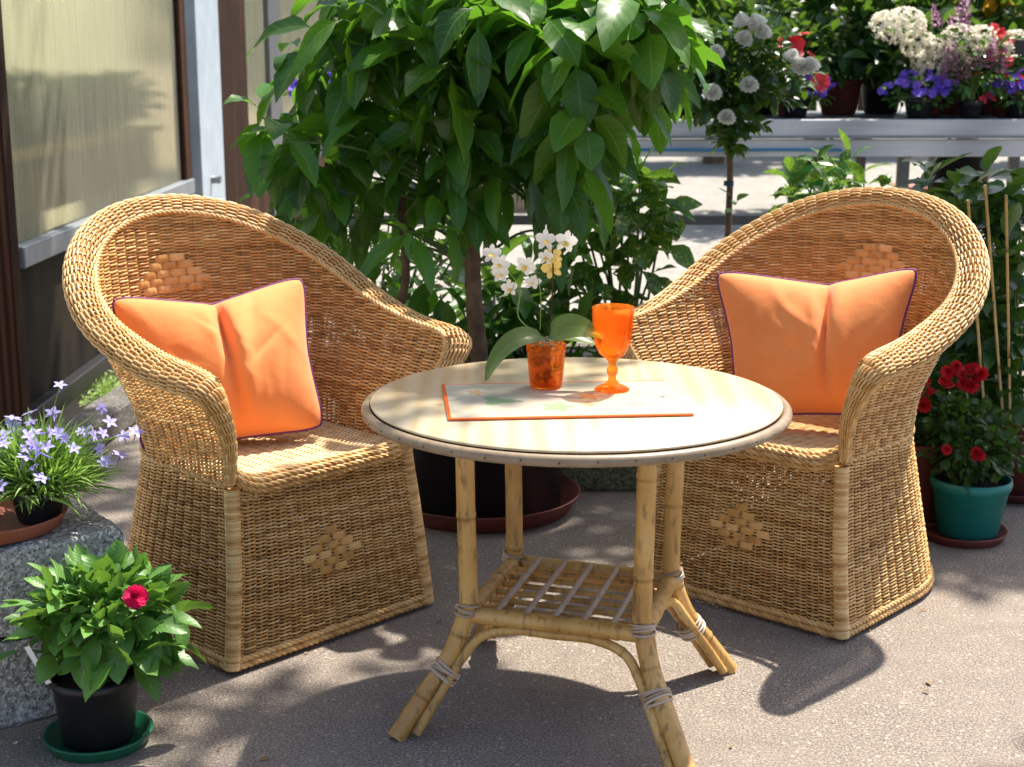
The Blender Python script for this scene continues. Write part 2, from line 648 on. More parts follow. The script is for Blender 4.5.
# ------------------------------------------------------------------ foliage
def leafset(mb, P, D, L, Wd, droop, roll=0, fold=.25, seg=8, wave=.0, tint=.5, shape='leaf', petiole=.1):
    P = np.atleast_2d(np.asarray(P, float))
    N = len(P)
    D = nrmz(np.broadcast_to(np.asarray(D, float), (N, 3)) + 1e-4)
    L = np.broadcast_to(L, (N,)).astype(float)
    Wd = np.broadcast_to(Wd, (N,)).astype(float)
    droop = np.broadcast_to(droop, (N,)).astype(float)
    roll = np.broadcast_to(roll, (N,)).astype(float)
    tint = np.broadcast_to(tint, (N,)).astype(float)
    Z = np.array([0, 0, 1.0])
    side = nrmz(np.cross(D, Z) + 1e-6)
    up = np.cross(side, D)
    side = side * np.cos(roll)[:, None] + up * np.sin(roll)[:, None]
    t = np.linspace(0, 1, seg)
    tt = np.clip((t - petiole) / (1 - petiole), 0, 1)
    if shape == 'leaf':
        h = np.sin(pi * tt ** .82) ** .85
    elif shape == 'grass':
        h = (1 - tt) ** .6 * np.minimum(1, tt * 6 + .3)
    elif shape == 'round':
        h = np.sqrt(np.clip(1 - (2 * tt - 1) ** 2, 0, 1))
    else:
        h = np.sin(pi * tt ** 1.5) ** .6
    h = np.maximum(h, .035)
    h[-1] = .01
    cs = np.array([-1, -.5, 0, .5, 1.0])
    pos = P.copy()
    d = D.copy()
    rows = []
    ph = rng.random(N) * 6.28
    for i in range(seg):
        nr = nrmz(np.cross(side, d))
        hw = (Wd * h[i])[:, None, None]
        wv = (wave * np.sin(ph + i * 1.9))[:, None, None] * hw * (np.abs(cs) * np.sign(cs) ** 1)[None, :, None]
        p = pos[:, None] + side[:, None] * cs[None, :, None] * hw * (1 - .12 * np.abs(cs)[None, :, None]) \
            + nr[:, None] * (fold * np.abs(cs)[None, :, None] ** 1.2 * hw + wv)
        rows.append(p)
        pos = pos + d * (L / (seg - 1))[:, None]
        d = nrmz(d + np.array([0, 0, -1.0]) * (droop / (seg - 1))[:, None])
    V = np.stack(rows, 1)                                    # N,seg,5,3
    k = 5
    i = np.arange(seg - 1)[:, None]
    j = np.arange(k - 1)[None]
    q = np.stack([i * k + j, i * k + j + 1, (i + 1) * k + j + 1, (i + 1) * k + j], -1).reshape(-1, 4)
    F = (q[None] + (np.arange(N) * seg * k)[:, None, None]).reshape(-1, 4)
    uv = np.stack(np.broadcast_arrays(cs[None, :], t[:, None]), -1).reshape(-1, 2)
    uv = np.tile(uv, (N, 1))
    mb.add(V.reshape(-1, 3), F, np.repeat(tint, seg * k), uv)


def rosette(mb, C, n, L, Wd, el=(30, -60), droop=1.2, tintr=(.2, .8), spread=.02, axis_az=None, az_range=2 * pi, **kw):
    az = (axis_az if axis_az is not None else R.random() * 6.28) + np.arange(n) * 2.399 % (2 * pi) * (az_range / (2 * pi)) - (az_range / 2 if axis_az is not None else 0)
    e = np.radians(np.linspace(el[0], el[1], n) + rng.normal(0, 10, n))
    D = np.stack([np.cos(az) * np.cos(e), np.sin(az) * np.cos(e), np.sin(e)], 1)
    P = np.asarray(C) + D * .01 + np.stack([0 * e, 0 * e, np.linspace(spread, -spread, n)], 1)
    leafset(mb, P, D, L * rng.uniform(.5, 1.12, n), Wd * rng.uniform(.65, 1.1, n), droop * rng.uniform(.3, 1.5, n),
            rng.normal(0, .5, n), tint=rng.uniform(*tintr, n) + (rng.random(n) < .04) * .3, **kw)


def cloud(mb, C, rad, n, L, Wd, tintr=(.1, .9), droop=.8, shell=.5, low=-.6, **kw):
    """leaves scattered through an ellipsoid, pointing outwards"""
    d = nrmz(rng.normal(size=(n, 3)))
    d[:, 2] = np.maximum(d[:, 2], low + 0 * d[:, 2])
    r = shell + (1 - shell) * rng.random(n) ** .6
    lump = 1 + .18 * np.sin(d[:, 0] * 5 + C[0] * 9) * np.cos(d[:, 2] * 6 + C[1] * 5)
    P = np.asarray(C) + d * (r * lump)[:, None] * np.asarray(rad)
    D = d + rng.normal(0, .55, (n, 3)) + np.array([0, 0, .15])
    leafset(mb, P, D, L * rng.uniform(.6, 1.15, n), Wd * rng.uniform(.7, 1.15, n), droop * rng.uniform(.3, 1.4, n),
            rng.normal(0, .5, n), tint=rng.uniform(*tintr, n), **kw)


def stems(mb, base, tips, r0=.004, r1=.002, bow=.25, n=10, spread=.02):
    base = np.asarray(base, float)
    for tp in tips:
        tp = np.asarray(tp, float)
        b = base + np.array([R.uniform(-1, 1) * spread, R.uniform(-1, 1) * spread, 0])
        mid = b * .5 + tp * .5 + np.array([0, 0, np.linalg.norm(tp - b) * bow * .3]) - (tp - b) * np.array([1, 1, 0]) * bow
        mb.tube(smooth_path([b, mid, tp], n), np.linspace(r0, r1, n), 5, tint=R.random())


def pot_profile(r, h, rb=None, lip=.018, th=.006):
    rb = rb or r * .74
    rr = r * .95
    return [(0.001, 0.001), (rb * .93, 0), (rb, .006), (rr, h - lip - .003), (r, h - lip), (r + .003, h - lip * .5), (r + .001, h - .001), (r - th * .5, h),
            (r - th, h - .002), (r - th, h * .86)]


def soil_profile(r, h):
    return [(r - .005, h * .86), (r * .6, h * .885), (r * .3, h * .90), (.001, h * .89)]


def saucer(loc, r, mat_, label, h=.035, name='plant_saucer', group=None):
    mb = MB()
    mb.lathe([(.001, .003), (r * .84, .003), (r * .86, 0), (r * .88, .002), (r * .99, h - .004), (r, h), (r - .006, h), (r * .85, .009), (.001, .009)], 56)
    o = mb.build(name, mat_)
    o.location = tuple(loc)
    return tag(o, label, 'saucer', group)


# flower templates -> meshes shared by copies
TPL = {}


def tpl(name, fn, mats):
    mb = MB()
    fn(mb)
    o = mb.build(name, M[mats])
    me = o.data
    bpy.data.objects.remove(o)
    TPL[name + mats] = me
    return me


def f_double(mb, r=.02, layers=7, n0=12):
    for k in range(layers):
        q = k / (layers - 1)
        n = n0 - k
        az = np.arange(n) * 2 * pi / n + k * .4
        e = radians(0 + 84 * q)
        D = np.stack([np.cos(az) * cos(e), np.sin(az) * cos(e), az * 0 + sin(e)], 1)
        leafset(mb, D * 0 + np.array([0, 0, .001 + .002 * k]), D, r * (1 - .35 * q), r * .38 * (1 - .3 * q), -.5 + .2 * q, 0, .35, 6, 0,
                np.clip(rng.normal(.75 - .3 * q, .12, n), 0, 1), 'petal', 0.02)


def f_star(mb, r=.016, n=5, w=.28):
    az = np.arange(n) * 2 * pi / n
    D = np.stack([np.cos(az), np.sin(az), az * 0 + .15], 1)
    leafset(mb, D * 0, D, r, r * w, .25, 0, .2, 5, 0, .7, 'leaf', .02)
    mb.tube([(0, 0, -.02), (0, 0, 0.001)], [.0009, .0018], 5, tint=.1)


def f_round(mb, r=.012, n=5):
    az = np.arange(n) * 2 * pi / n
    D = np.stack([np.cos(az), np.sin(az), az * 0 + .4], 1)
    leafset(mb, D * 0, D, r, r * .5, .5, 0, .2, 5, 0, rng.uniform(.3, 1, n), 'petal', .02)


def f_head(mb, r=.06, n=70):
    d = nrmz(rng.normal(size=(n, 3)) + np.array([0, 0, .5]))
    d[:, 2] = np.maximum(d[:, 2], -.25)
    for q in d:
        c = q * np.array([r, r, r * .72])
        s = nrmz(np.cross(q, [0.3, .2, 1]))
        u = np.cross(s, q)
        for a in range(4):
            dd = s * cos(a * pi / 2) + u * sin(a * pi / 2) + q * .3
            leafset(mb, [c], dd, r * .22, r * .12, 0, rng.normal(0, .3), .1, 4, 0, R.uniform(.3, 1), 'petal', .02)


def f_spike(mb, h=.08, r=.02):
    n = 90
    z = rng.random(n)
    az = rng.random(n) * 6.28
    rr = r * (1 - z) ** .7
    D = np.stack([np.cos(az), np.sin(az), .6 + 0 * az], 1)
    P = np.stack([np.cos(az) * rr * .5, np.sin(az) * rr * .5, z * h], 1)
    leafset(mb, P, D, rr * .7 + .004, .0035, .3, 0, .2, 4, 0, rng.random(n), 'leaf', .02)


tpl('rose_double', f_double, 'p_white')
tpl('dahlia', lambda m: f_double(m, .019, 6, 13), 'p_pink')
tpl('red_double', lambda m: f_double(m, .016, 4, 9), 'p_red')
tpl('coral', lambda m: f_round(m, .024, 6), 'p_coral')
tpl('star', f_star, 'p_lilac')
tpl('bell', f_round, 'p_purple')
tpl('head', f_head, 'p_cream')
tpl('spike', f_spike, 'p_mauve')
tpl('yellow', f_round, 'p_yellow')


def put_flowers(parent, key, pts, up=None, scale=1.0, name='flower', jit=.5, svar=.2, kindless=True):
    me = TPL[key]
    for p in pts:
        o = bpy.data.objects.new(name, me)
        COL.objects.link(o)
        o.parent = parent
        o.location = tuple(p)
        s = scale * R.uniform(1 - svar, 1 + svar)
        o.scale = (s, s, s)
        o.rotation_mode = 'ZYX'
        o.rotation_euler = (R.gauss(0, jit) + (up[0] if up is not None else 0), R.gauss(0, jit) + (up[1] if up is not None else 0), R.random() * 6.28)


# ------------------------------------------------------------------ ground and pavement
def sheet(name, x0, x1, y0, y1, z, m, nx=1, ny=1):
    mb = MB()
    xs = np.linspace(x0, x1, nx + 1)
    ys = np.linspace(y0, y1, ny + 1)
    X, Y = np.meshgrid(xs, ys)
    V = np.stack([X, Y, X * 0 + z], -1).reshape(-1, 3)
    F = [(j * (nx + 1) + i, j * (nx + 1) + i + 1, (j + 1) * (nx + 1) + i + 1, (j + 1) * (nx + 1) + i) for j in range(ny) for i in range(nx)]
    mb.add(V, F)
    o = mb.build(name, m)
    o['kind'] = 'structure'
    return o


sheet('ground', -60, 60, -12, 150, 0, M['asphalt'])
sheet('pavement', -1.5, 40, 6.7, 60, .004, M['pavement'])

# ------------------------------------------------------------------ greenhouse wall
WX = -1.60
gh = thing('greenhouse_wall', 'ribbed translucent greenhouse side wall with wooden and white posts behind left armchair', 'greenhouse', (WX, 4.6, 0))
SK = 5 / 1500.0


def ghx(Y):
    return SK * Y


def ghpart(name, m, y0, y1, z0, z1, th=.04, off=0.0, bevel=.004):
    yc = (y0 + y1) / 2
    mb = MB()
    mb.box((ghx(yc) + off, yc - 4.6, (z0 + z1) / 2), (th, y1 - y0, z1 - z0), bevel=bevel)
    return mb.build(name, m, gh, smooth=False)


ghpart('post', M['brown_wood'], 4.60, 4.68, 0, 3.2, .08, .0)
ghpart('pane', M['poly'], 4.70, 7.2, .70, 3.2, .008, .0, 0)
ghpart('rail', M['metal'], 4.70, 7.3, .63, .70, .07, .01)
ghpart('lower_panel', M['dark_panel'], 4.70, 7.3, .17, .63, .02, -.01, 0)
ghpart('sill', M['black_pot'], 4.3, 7.8, .10, .17, .06, .01)
ghpart('pane_frame', M['brown_wood'], 7.2, 7.32, .70, 3.2, .05, .0)
ghpart('white_post', M['white_paint'], 7.38, 7.96, 0, 3.2, .08, .02)
ghpart('post', M['brown_wood'], 8.0, 8.8, 0, 3.2, .10, .0)
ghpart('pane', M['poly'], 8.8, 12.9, .5, 3.2, .008, .0, 0)
ghpart('mullion', M['dark_metal'], 9.7, 10.2, 0, 3.2, .05, .01)
ghpart('lower_panel', M['brown_wood'], 8.75, 12.9, .1, .5, .02, 0, 0)
# hinge bolt low on the white post
mb = MB()
mb.tube([(ghx(7.6) + .06, 3.0, .67), (ghx(7.6) + .11, 3.0, .67)], .02, 10)
mb.build('bolt', M['metal'], gh)
# staging inside the greenhouse, seen blurred through the panes
gi = thing('greenhouse_bench', 'wooden staging inside the greenhouse seen blurred through the panes', 'staging', (-2.15, 6.4, 0))
mb = MB()
for k in range(5):
    mb.box((-.22 + k * .11, 0, .90), (.08, 3.6, .03))
mb.build('slats', M['cane'], gi, False)
mb = MB()
mb.box((.20, 0, .76), (.03, 3.6, .22))
mb.build('apron', simple('apron', (.30, .20, .12), .7, .4, 3), gi, False)
for sy in (-1.6, 0, 1.6):
    mb = MB()
    mb.box((0, sy, .44), (.3, .06, .88))
    mb.build('leg', M['dark_metal'], gi, False)
for k in range(7):  # dark foliage added to stand in for the pane's dark blurred reflection
    mb = MB()
    cloud(mb, (0, 0, .11), (.18, .22, .11), 240, .10, .03, shell=.2, seg=4)
    o = mb.build('dark_pane_foliage', M['leaf_far'])
    o.location = (-2.12, 5.1 + k * .52, .93)
    tag(o, 'dark foliage added inside the greenhouse to darken the pane, number %s from the front on the staging' % ['one', 'two', 'three', 'four', 'five', 'six', 'seven'][k], 'plants', 'dark foliage added on the greenhouse staging')
iw = MB()
iw.box((0, 0, 1.6), (.05, 12, 3.2))
io = iw.build('greenhouse_back_wall', simple('pale_wall', (.74, .75, .67), .7, .15, 1.2, 0), None, False)
io.location = (-3.5, 8, 0)
tag(io, 'pale yellow green far wall inside the greenhouse behind the ribbed pane', 'wall')

# kerb beside the greenhouse
p0, p1 = np.array([-1.50, 4.2]), np.array([-1.33, 6.0])
mb = MB()
dv = p1 - p0
mb.box((0, 0, .05), (.13, float(np.linalg.norm(dv)), .10), bevel=.01)
ko = mb.build('kerb', M['kerb'], None, False)
ko.location = (*((p0 + p1) / 2), 0)
ko.rotation_euler = (0, 0, -math.atan2(dv[0], dv[1]))
tag(ko, 'low rough dark stone kerb running along the foot of the greenhouse wall', 'kerb')
mb = MB()
cloud(mb, (0, 0, .03), (.07, .3, .06), 500, .03, .004, tintr=(.4, 1), droop=.6, shell=.1, low=0, seg=4)
wo = mb.build('weeds', M['leaf_light'])
wo.location = (-1.50, 5.45, .03)
tag(wo, 'small tuft of green weeds growing between the kerb and greenhouse', 'weeds', kind='stuff')


# ------------------------------------------------------------------ stone blocks on the left
def rough_block(s, seed, amp=.006, div=22):
    """a box with chipped, uneven faces"""
    g = np.random.default_rng(seed)
    mb = MB()
    ph = g.random((6, 3)) * 6
    def disp(V):
        n = np.zeros(len(V))
        for k, f in enumerate((9, 17, 31, 47, 90, 140)):
            n += np.sin(V[:, 0] * f + ph[k, 0]) * np.sin(V[:, 1] * f * 1.1 + ph[k, 1]) * np.sin(V[:, 2] * f * .9 + ph[k, 2]) / (1 + k * .6)
        return n
    h = np.array(s) / 2
    for ax in range(3):
        for sg in (-1, 1):
            a, b = [(1, 2), (2, 0), (0, 1)][ax]
            u = np.linspace(-1, 1, div)
            U_, V_ = np.meshgrid(u, u, indexing='ij')
            P = np.zeros((div * div, 3))
            P[:, ax] = sg
            P[:, a] = U_.ravel()
            P[:, b] = V_.ravel()
            Q = P * h
            # round the edges
            rr = .008
            inner = np.clip(Q, -(h - rr), h - rr)
            dd = Q - inner
            Q = inner + nrmz(dd) * rr
            Q = Q + nrmz(dd) * (disp(Q) * amp)[:, None]
            i, j = np.meshgrid(np.arange(div - 1), np.arange(div - 1), indexing='ij')
            F = np.stack([i * div + j, (i + 1) * div + j, (i + 1) * div + j + 1, i * div + j + 1], -1).reshape(-1, 4)
            if sg < 0: F = F[:, ::-1]
            mb.add(Q, F)
    return mb


# front right bottom corner seen at about (105, 700)
bc = np.array([-0.79, 2.87])
bang = radians(33)
ex = np.array([cos(bang), sin(bang)])
ey = np.array([-sin(bang), cos(bang)])
for k in range(2):
    sz = (.62, .36, .178)
    mb = rough_block(sz, 11 + k, .006, 70)
    o = mb.build('stone_block', M['stone_block'])
    c = bc - ex * (.31 + k * -.006) + ey * .18
    o.location = (c[0], c[1], .09 + k * .183)
    o.rotation_euler = (0, 0, bang + k * .012)
    tag(o, ['rough grey granite block lying on the ground, lower of the stack of two',
            'rough grey granite block on top of the stack under the lilac flowers'][k], 'stone block', 'stacked granite blocks')
BLOCK_TOP = .366


# ------------------------------------------------------------------ wicker armchair
def table_fn(knots):
    zs = np.linspace(-.05, 1.0, 420)
    k = np.array(knots)
    v = np.interp(zs, k[:, 0], k[:, 1])
    w = 19
    vp = np.pad(v, (w, w), 'edge')
    v = np.convolve(vp, np.hanning(2 * w + 1) / np.hanning(2 * w + 1).sum(), 'valid')
    return lambda z: np.interp(z, zs, v)


fa = table_fn([(0, .288), (.2, .266), (.40, .248), (.50, .258), (.60, .300), (.67, .328), (.8, .335), (1., .335)])
fb = table_fn([(0, .310), (.2, .288), (.40, .268), (.55, .278), (.67, .290), (.8, .300), (1., .315)])
fy = table_fn([(0, .345), (.2, .310), (.40, .275), (.55, .285), (.67, .306), (1., .306)])
fc = table_fn([(0, .345), (.2, .300), (.40, .245), (.50, .270), (.60, .330), (.67, .350), (1., .350)])
PM = pi / 2 + 1


def U(phi, z):
    phi = np.asarray(phi, float)
    z = np.asarray(z, float)
    ap = np.abs(phi)
    a, b, yc, c = fa(z), fb(z), fy(z), fc(z)
    x = np.where(ap < pi / 2, a * np.sin(np.minimum(ap, pi / 2)), a) * np.sign(phi)
    y = np.where(ap < pi / 2, yc + b * np.cos(np.minimum(ap, pi / 2)), yc - c * (ap - pi / 2))
    return np.stack(np.broadcast_arrays(x, y, z), -1)


def Un(phi, z):
    e = 1e-3
    du = U(phi + e, z) - U(phi - e, z)
    dz = U(phi, z + e) - U(phi, z - e)
    return nrmz(np.cross(dz, du))            # outward


def spl(vals, s):
    v = np.array(vals, float)
    zz = np.concatenate([[v[1]], v, [2 * v[-1] - v[-2]]])
    q = np.clip(np.asarray(s, float), 0, 1) * (len(v) - 1)
    i = np.minimum(q.astype(int), len(v) - 2)
    t = q - i
    p0, p1, p2, p3 = zz[i], zz[i + 1], zz[i + 2], zz[i + 3]
    return .5 * (2 * p1 + (p2 - p0) * t + (2 * p0 - 5 * p1 + 4 * p2 - p3) * t * t + (3 * p1 - p0 - 3 * p2 + p3) * t ** 3)


def zrim(phi):
    return spl([.921, .892, .816, .733, .682, .662], np.abs(phi) / PM)


def outer(phi):
    ap = np.abs(phi)
    x = np.where(ap < pi / 2, .40 * np.sin(np.minimum(ap, pi / 2)), .40 - .018 * (ap - pi / 2) ** 2) * np.sign(phi)
    y = np.where(ap < pi / 2, .296 + .348 * np.cos(np.minimum(ap, pi / 2)), .296 - .367 * (ap - pi / 2))
    return np.stack([x, y, spl([.961, .931, .84, .731, .668, .655], ap / PM)], -1)


NS = 44
DP = 2 * PM / NS
ROW = .0039


def weave_wave(q, row):
    """in front of one stake, behind the next, crossing quickly in between"""
    return np.tanh(2.6 * np.cos(pi * q + pi * row)) / np.tanh(2.6)


def weave_row(mb, z, ph0, ph1, row, amp=.0048, r=.0026, sides=5):
    n = max(8, int((ph1 - ph0) / DP * 8))
    ph = np.linspace(ph0, ph1, n)
    q = (ph + PM) / DP
    zz = z + .0007 * np.sin(ph * 9 + row * .3) + .0004 * np.sin(ph * 31 + row)
    off = amp * weave_wave(q, row) + .0007 * np.sin(q * 1.9 + row * 1.3)
    P = U(ph, zz) + Un(ph, zz) * off[:, None]
    mb.tube(P, r * R.uniform(.88, 1.12), sides, ref=(0, 0, 1), tint=R.random(), caps=False)


def braid(mb, path, r=.0042, off=.0045, pitch=.05, strands=3, ref=None, closed=False, sides=5):
    P = np.asarray(path, float)
    seg = np.linalg.norm(np.diff(P, axis=0), axis=1)
    s = np.concatenate([[0], np.cumsum(seg)])
    n = max(20, int(s[-1] / .006))
    q = np.linspace(0, s[-1], n)
    P = np.stack([np.interp(q, s, P[:, k]) for k in range(3)], 1)
    T = nrmz(np.gradient(P, axis=0))
    rf = np.array([.11, .07, 1.0]) if ref is None else np.asarray(ref, float)
    A = nrmz(np.cross(T, rf))
    B = np.cross(T, A)
    for k in range(strands):
        a = q / pitch * 2 * pi + k * 2 * pi / strands
        Q = P + A * (off * np.cos(a))[:, None] + B * (off * np.sin(a))[:, None]
        mb.tube(Q, r, sides, tint=R.random())


def motif(mb, fn, rows=(1, 2, 3, 4, 3, 2), cw=.0425, pitch=.043, rh=.0175):
    """broad splints laid in a diamond; fn(s, h, d) gives the point at side offset s, height h, depth d"""
    nr = len(rows)
    for i, cnt in enumerate(rows):
        h0 = (nr / 2 - .5 - i) * rh
        for j in range(cnt):
            s0 = (j - (cnt - 1) / 2) * pitch
            us = np.linspace(-1, 1, 9)
            vs = np.linspace(-1, 1, 5)
            V = []
            for v in vs:
                for u in us:
                    d = .0062 * (1 - abs(u) ** 5) * (1 - .2 * v * v) - .0012
                    V.append(fn(s0 + u * cw / 2, h0 + v * rh * .49 * (1 - .05 * u ** 4), d))
            F = [(a * 9 + b, a * 9 + b + 1, (a + 1) * 9 + b + 1, (a + 1) * 9 + b) for a in range(4) for b in range(8)]
            mb.add(np.array(V), F, R.uniform(.1, 1))


def make_chair(label):
    root = thing('wicker_armchair', label, 'armchair', (0, 0, 0), 0, 'wicker armchairs at the round table')
    # --- side and back of the base
    mb = MB()
    r = 0
    z = .030
    while z < .405:
        weave_row(mb, z, -PM + .05, PM - .05, r)
        z += ROW
        r += 1
    for k in range(1, NS):
        ph = -PM + k * DP
        zs = np.linspace(.015, .41, 24)
        mb.tube(U(np.full(24, ph), zs), .0036, 5, ref=(cos(ph), sin(ph), 0.01), tint=R.random() * .5, caps=False)
    # front panel
    NF = 17
    fr = 0
    z = .030
    while z < .392:
        w_, y_ = fa(z) - .012, fy(z) - fc(z)
        n = NF * 8
        s = np.linspace(-1, 1, n)
        x = s * w_
        q = (s + 1) / 2 * NF
        y = y_ - .0048 * weave_wave(q, fr) - .0007 * np.sin(q * 1.9 + fr * 1.3)
        P = np.stack([x, y, z + .0009 * np.sin(s * 6 + fr * .3)], 1)
        mb.tube(P, .0024 * R.uniform(.88, 1.12), 5, ref=(0, 0, 1), tint=R.random(), caps=False)
        z += ROW
        fr += 1
    for k in range(1, NF):
        s = -1 + 2 * k / NF
        zs = np.linspace(.015, .395, 20)
        P = np.stack([s * (fa(zs) - .012), fy(zs) - fc(zs), zs], 1)
        mb.tube(P, .0036, 5, ref=(1, 0.01, 0), tint=R.random() * .5, caps=False)
    mb.build('base', M['wicker'], root)
    # --- bottom border and waist border
    mb = MB()
    for zz, rr in ((.016, .0050), (.030, .0042)):
        ph = np.linspace(-PM, PM, 200)
        P = U(ph, np.full(200, zz)) + Un(ph, np.full(200, zz)) * .004
        fx = np.linspace(1, -1, 50)[1:-1]
        Fp = np.stack([fx * fa(zz), np.full(48, fy(zz) - fc(zz) - .004), np.full(48, zz)], 1)
        P = np.vstack([P, Fp, P[:1]])
        braid(mb, P, rr, .004, .045, 3)
    ph = np.linspace(-PM + .03, PM - .03, 200)
    P = U(ph, np.full(200, .408)) + Un(ph, np.full(200, .408)) * .005
    braid(mb, P, .0035, .003, .04, 2)
    mb.build('border', M['wicker_border'], root)
    # --- corner posts bound with cane
    for sx in (-1, 1):
        mb = MB()
        zs = np.linspace(.012, .40, 760)
        P = np.stack([sx * (fa(zs) - .004), fy(zs) - fc(zs) + .004, zs], 1)
        rr = .0165 + .0011 * np.abs(np.sin(zs / .0046 * pi))
        k0 = mb.n
        mb.tube(P, rr, 14, ref=(1, 0.01, 0), tint=.6)
        mb.t[-1] = np.concatenate([np.repeat(.5 + .45 * np.sin(np.floor(zs / .0046) ** 2 * 7.1), 14), [.5, .5]])
        mb.build('corner_post', M['wicker_border'], root)
    for sx, yy in ((-1, .03), (1, .03), (-1, .5), (1, .5)):
        mb = MB()
        x = sx * (.265 if yy < .1 else .2)
        mb.tube([(x, yy, .0), (x, yy, .02)], [.013, .014], 12)
        mb.build('foot', M['brown_leg'], root)
    # --- tub back and arms
    mb = MB()
    r = 0
    z = .412
    phs = np.linspace(0, PM, 400)
    zr = zrim(phs)
    while z < .918:
        ok = phs[zr > z + .001]
        m = ok.max() if len(ok) else 0
        if m > .1:
            weave_row(mb, z, -m, m, r)
        z += ROW
        r += 1
    for k in range(0, NS + 1):
        ph = -PM + k * DP
        zt = float(zrim(np.array([ph]))[0])
        n = 30
        zs = np.linspace(.405, zt, n)
        mb.tube(U(np.full(n, ph), zs), .0036, 5, ref=(cos(ph), sin(ph), 0.01), tint=R.random() * .5, caps=False)
    back = mb.build('backrest', M['wicker'], root)
    mb = MB()
    zc = .775

    def fnb(s, h, d):
        ph = s / .33
        q = U(ph, zc + h)
        return q - Un(ph, zc + h) * (.0055 + d)
    motif(mb, fnb, (2, 3, 4, 5, 4), .0425, .043, .0185)
    mb.build('diamond_panel', M['splint'], back)
    # --- rolled rim
    zf = np.linspace(.40, .655, 30)[:-1]
    I = U(np.full(29, PM), zf)
    t = np.linspace(0, 1, 29)
    O = I + np.stack([.010 + .044 * t ** 2.4, -.014 - .022 * np.sin(t * pi * .75), .0 * t], 1)
    ph = np.linspace(PM, -PM, 200)
    I2 = U(ph, zrim(ph))
    O2 = outer(ph)
    Im, Om = I * [-1, 1, 1], O * [-1, 1, 1]
    I = np.vstack([I, I2, Im[::-1]])
    O = np.vstack([O, O2, Om[::-1]])
    s = np.concatenate([[0], np.cumsum(np.linalg.norm(np.diff((I + O) / 2, axis=0), axis=1))])
    n = int(s[-1] / .0042)
    q = np.linspace(0, s[-1], n)

    def rs(P):
        P = np.stack([np.interp(q, s, P[:, k]) for k in range(3)], 1)
        w = 9
        for _ in range(2):
            Pp = np.pad(P, ((w, w), (0, 0)), 'edge')
            P = np.stack([np.convolve(Pp[:, k], np.ones(2 * w + 1) / (2 * w + 1), 'valid') for k in range(3)], 1)
        return P
    I, O = rs(I), rs(O)
    T = nrmz(np.gradient((I + O) / 2, axis=0))
    Dv = O - I
    wd = np.linalg.norm(Dv, axis=1, keepdims=True)
    Ov = Dv / wd
    Nv = nrmz(np.cross(Ov, T))
    Nv = Nv * np.sign(Nv[n // 2, 2])
    cs = np.array([(0, 0), (.2, .007), (.45, .011), (.72, .009), (.93, .001), (1.02, -.010), (1.01, -.020), (.92, -.027), (.8, -.029)])
    cs = np.stack([np.interp(np.linspace(0, 1, 40), np.linspace(0, 1, 9), cs[:, k]) for k in range(2)], 1)

    def sec(w):
        a = np.interp(w, np.linspace(0, 1, 40), cs[:, 0])
        b = np.interp(w, np.linspace(0, 1, 40), cs[:, 1])
        return a, b
    mb = MB()
    nrow = 27
    period = 7.0
    for k in range(nrow):
        w = .03 + .97 * k / (nrow - 1)
        a, b = sec(w)
        a2, b2 = sec(min(1, w + .02))
        a1, b1 = sec(w - .02 if w > .02 else 0)
        ta = np.array([(a2 - a1) * .075, b2 - b1])
        ta = ta / (np.linalg.norm(ta) + 1e-9)
        nn = Ov * -ta[1] + Nv * ta[0]
        P = I + Ov * wd * a + Nv * b * np.minimum(1, wd / .06) + nn * (.0034 * weave_wave((np.arange(n) - 2) / period, k))[:, None]
        mb.tube(P, .0025 * R.uniform(.88, 1.1), 5, tint=R.uniform(.2, 1), caps=False)
    for i in range(2, n, int(period)):
        ww = np.linspace(0, 1, 16)
        a, b = sec(ww)
        P = I[i] + Ov[i] * wd[i] * a[:, None] + Nv[i] * (b * min(1, wd[i, 0] / .06))[:, None]
        mb.tube(P, .0027, 5, ref=T[i], tint=R.random() * .6, caps=False)
    rim = mb.build('rim', M['wicker_border'], root)
    mb = MB()
    braid(mb, I + Nv * .003, .0036, .0036, .04, 3)
    a, b = sec(.62)
    a, b = sec(1.0)
    braid(mb, I + Ov * wd * a + Nv * b * np.minimum(1, wd / .06), .0036, .0036, .04, 3)
    mb.build('braid', M['wicker_border'], rim)
    # --- seat
    mb = MB()
    ys = np.arange(.035, .54, .0066)
    for i, y in enumerate(ys):
        if y < .275: hw = .243
        else: hw = .25 * math.sqrt(max(0, 1 - ((y - .275) / .265) ** 2))
        if hw < .02: continue
        n = max(8, int(hw * 2 / .028 * 5))
        x = np.linspace(-hw, hw, n)
        sag = -.012 * (1 - (x / .25) ** 2) * min(1, (y - .03) / .1)
        zz = .408 + sag + .0026 * np.cos(pi * x / .028 + pi * i)
        mb.tube(np.stack([x, x * 0 + y, zz], 1), .0034, 5, ref=(0, 0, 1), tint=R.uniform(.2, 1), caps=False)
    for k in range(-8, 9):
        x = k * .028
        ym = .275 + .262 * math.sqrt(max(0, 1 - (x / .25) ** 2))
        y = np.linspace(.02, ym, 24)
        zz = .408 - .012 * (1 - (x / .25) ** 2) * np.minimum(1, (y - .02) / .1)
        mb.tube(np.stack([y * 0 + x, y, zz], 1), .003, 5, ref=(0, 0, 1), tint=R.random(), caps=False)
    mb.build('seat', M['wicker_seat'], root)
    mb = MB()
    x = np.linspace(-.25, .25, 60)
    for k, (yy, zz) in enumerate(((.030, .414), (.019, .408), (.014, .397), (.014, .386))):
        lift = .034 * np.clip((np.abs(x) - .165) / .085, 0, 1) ** 2.2
        braid(mb, np.stack([x, x * 0 + yy - .004, zz + lift], 1), .0040, .0035, .055, 3)
    mb.build('seat_edge', M['wicker_border'], root)
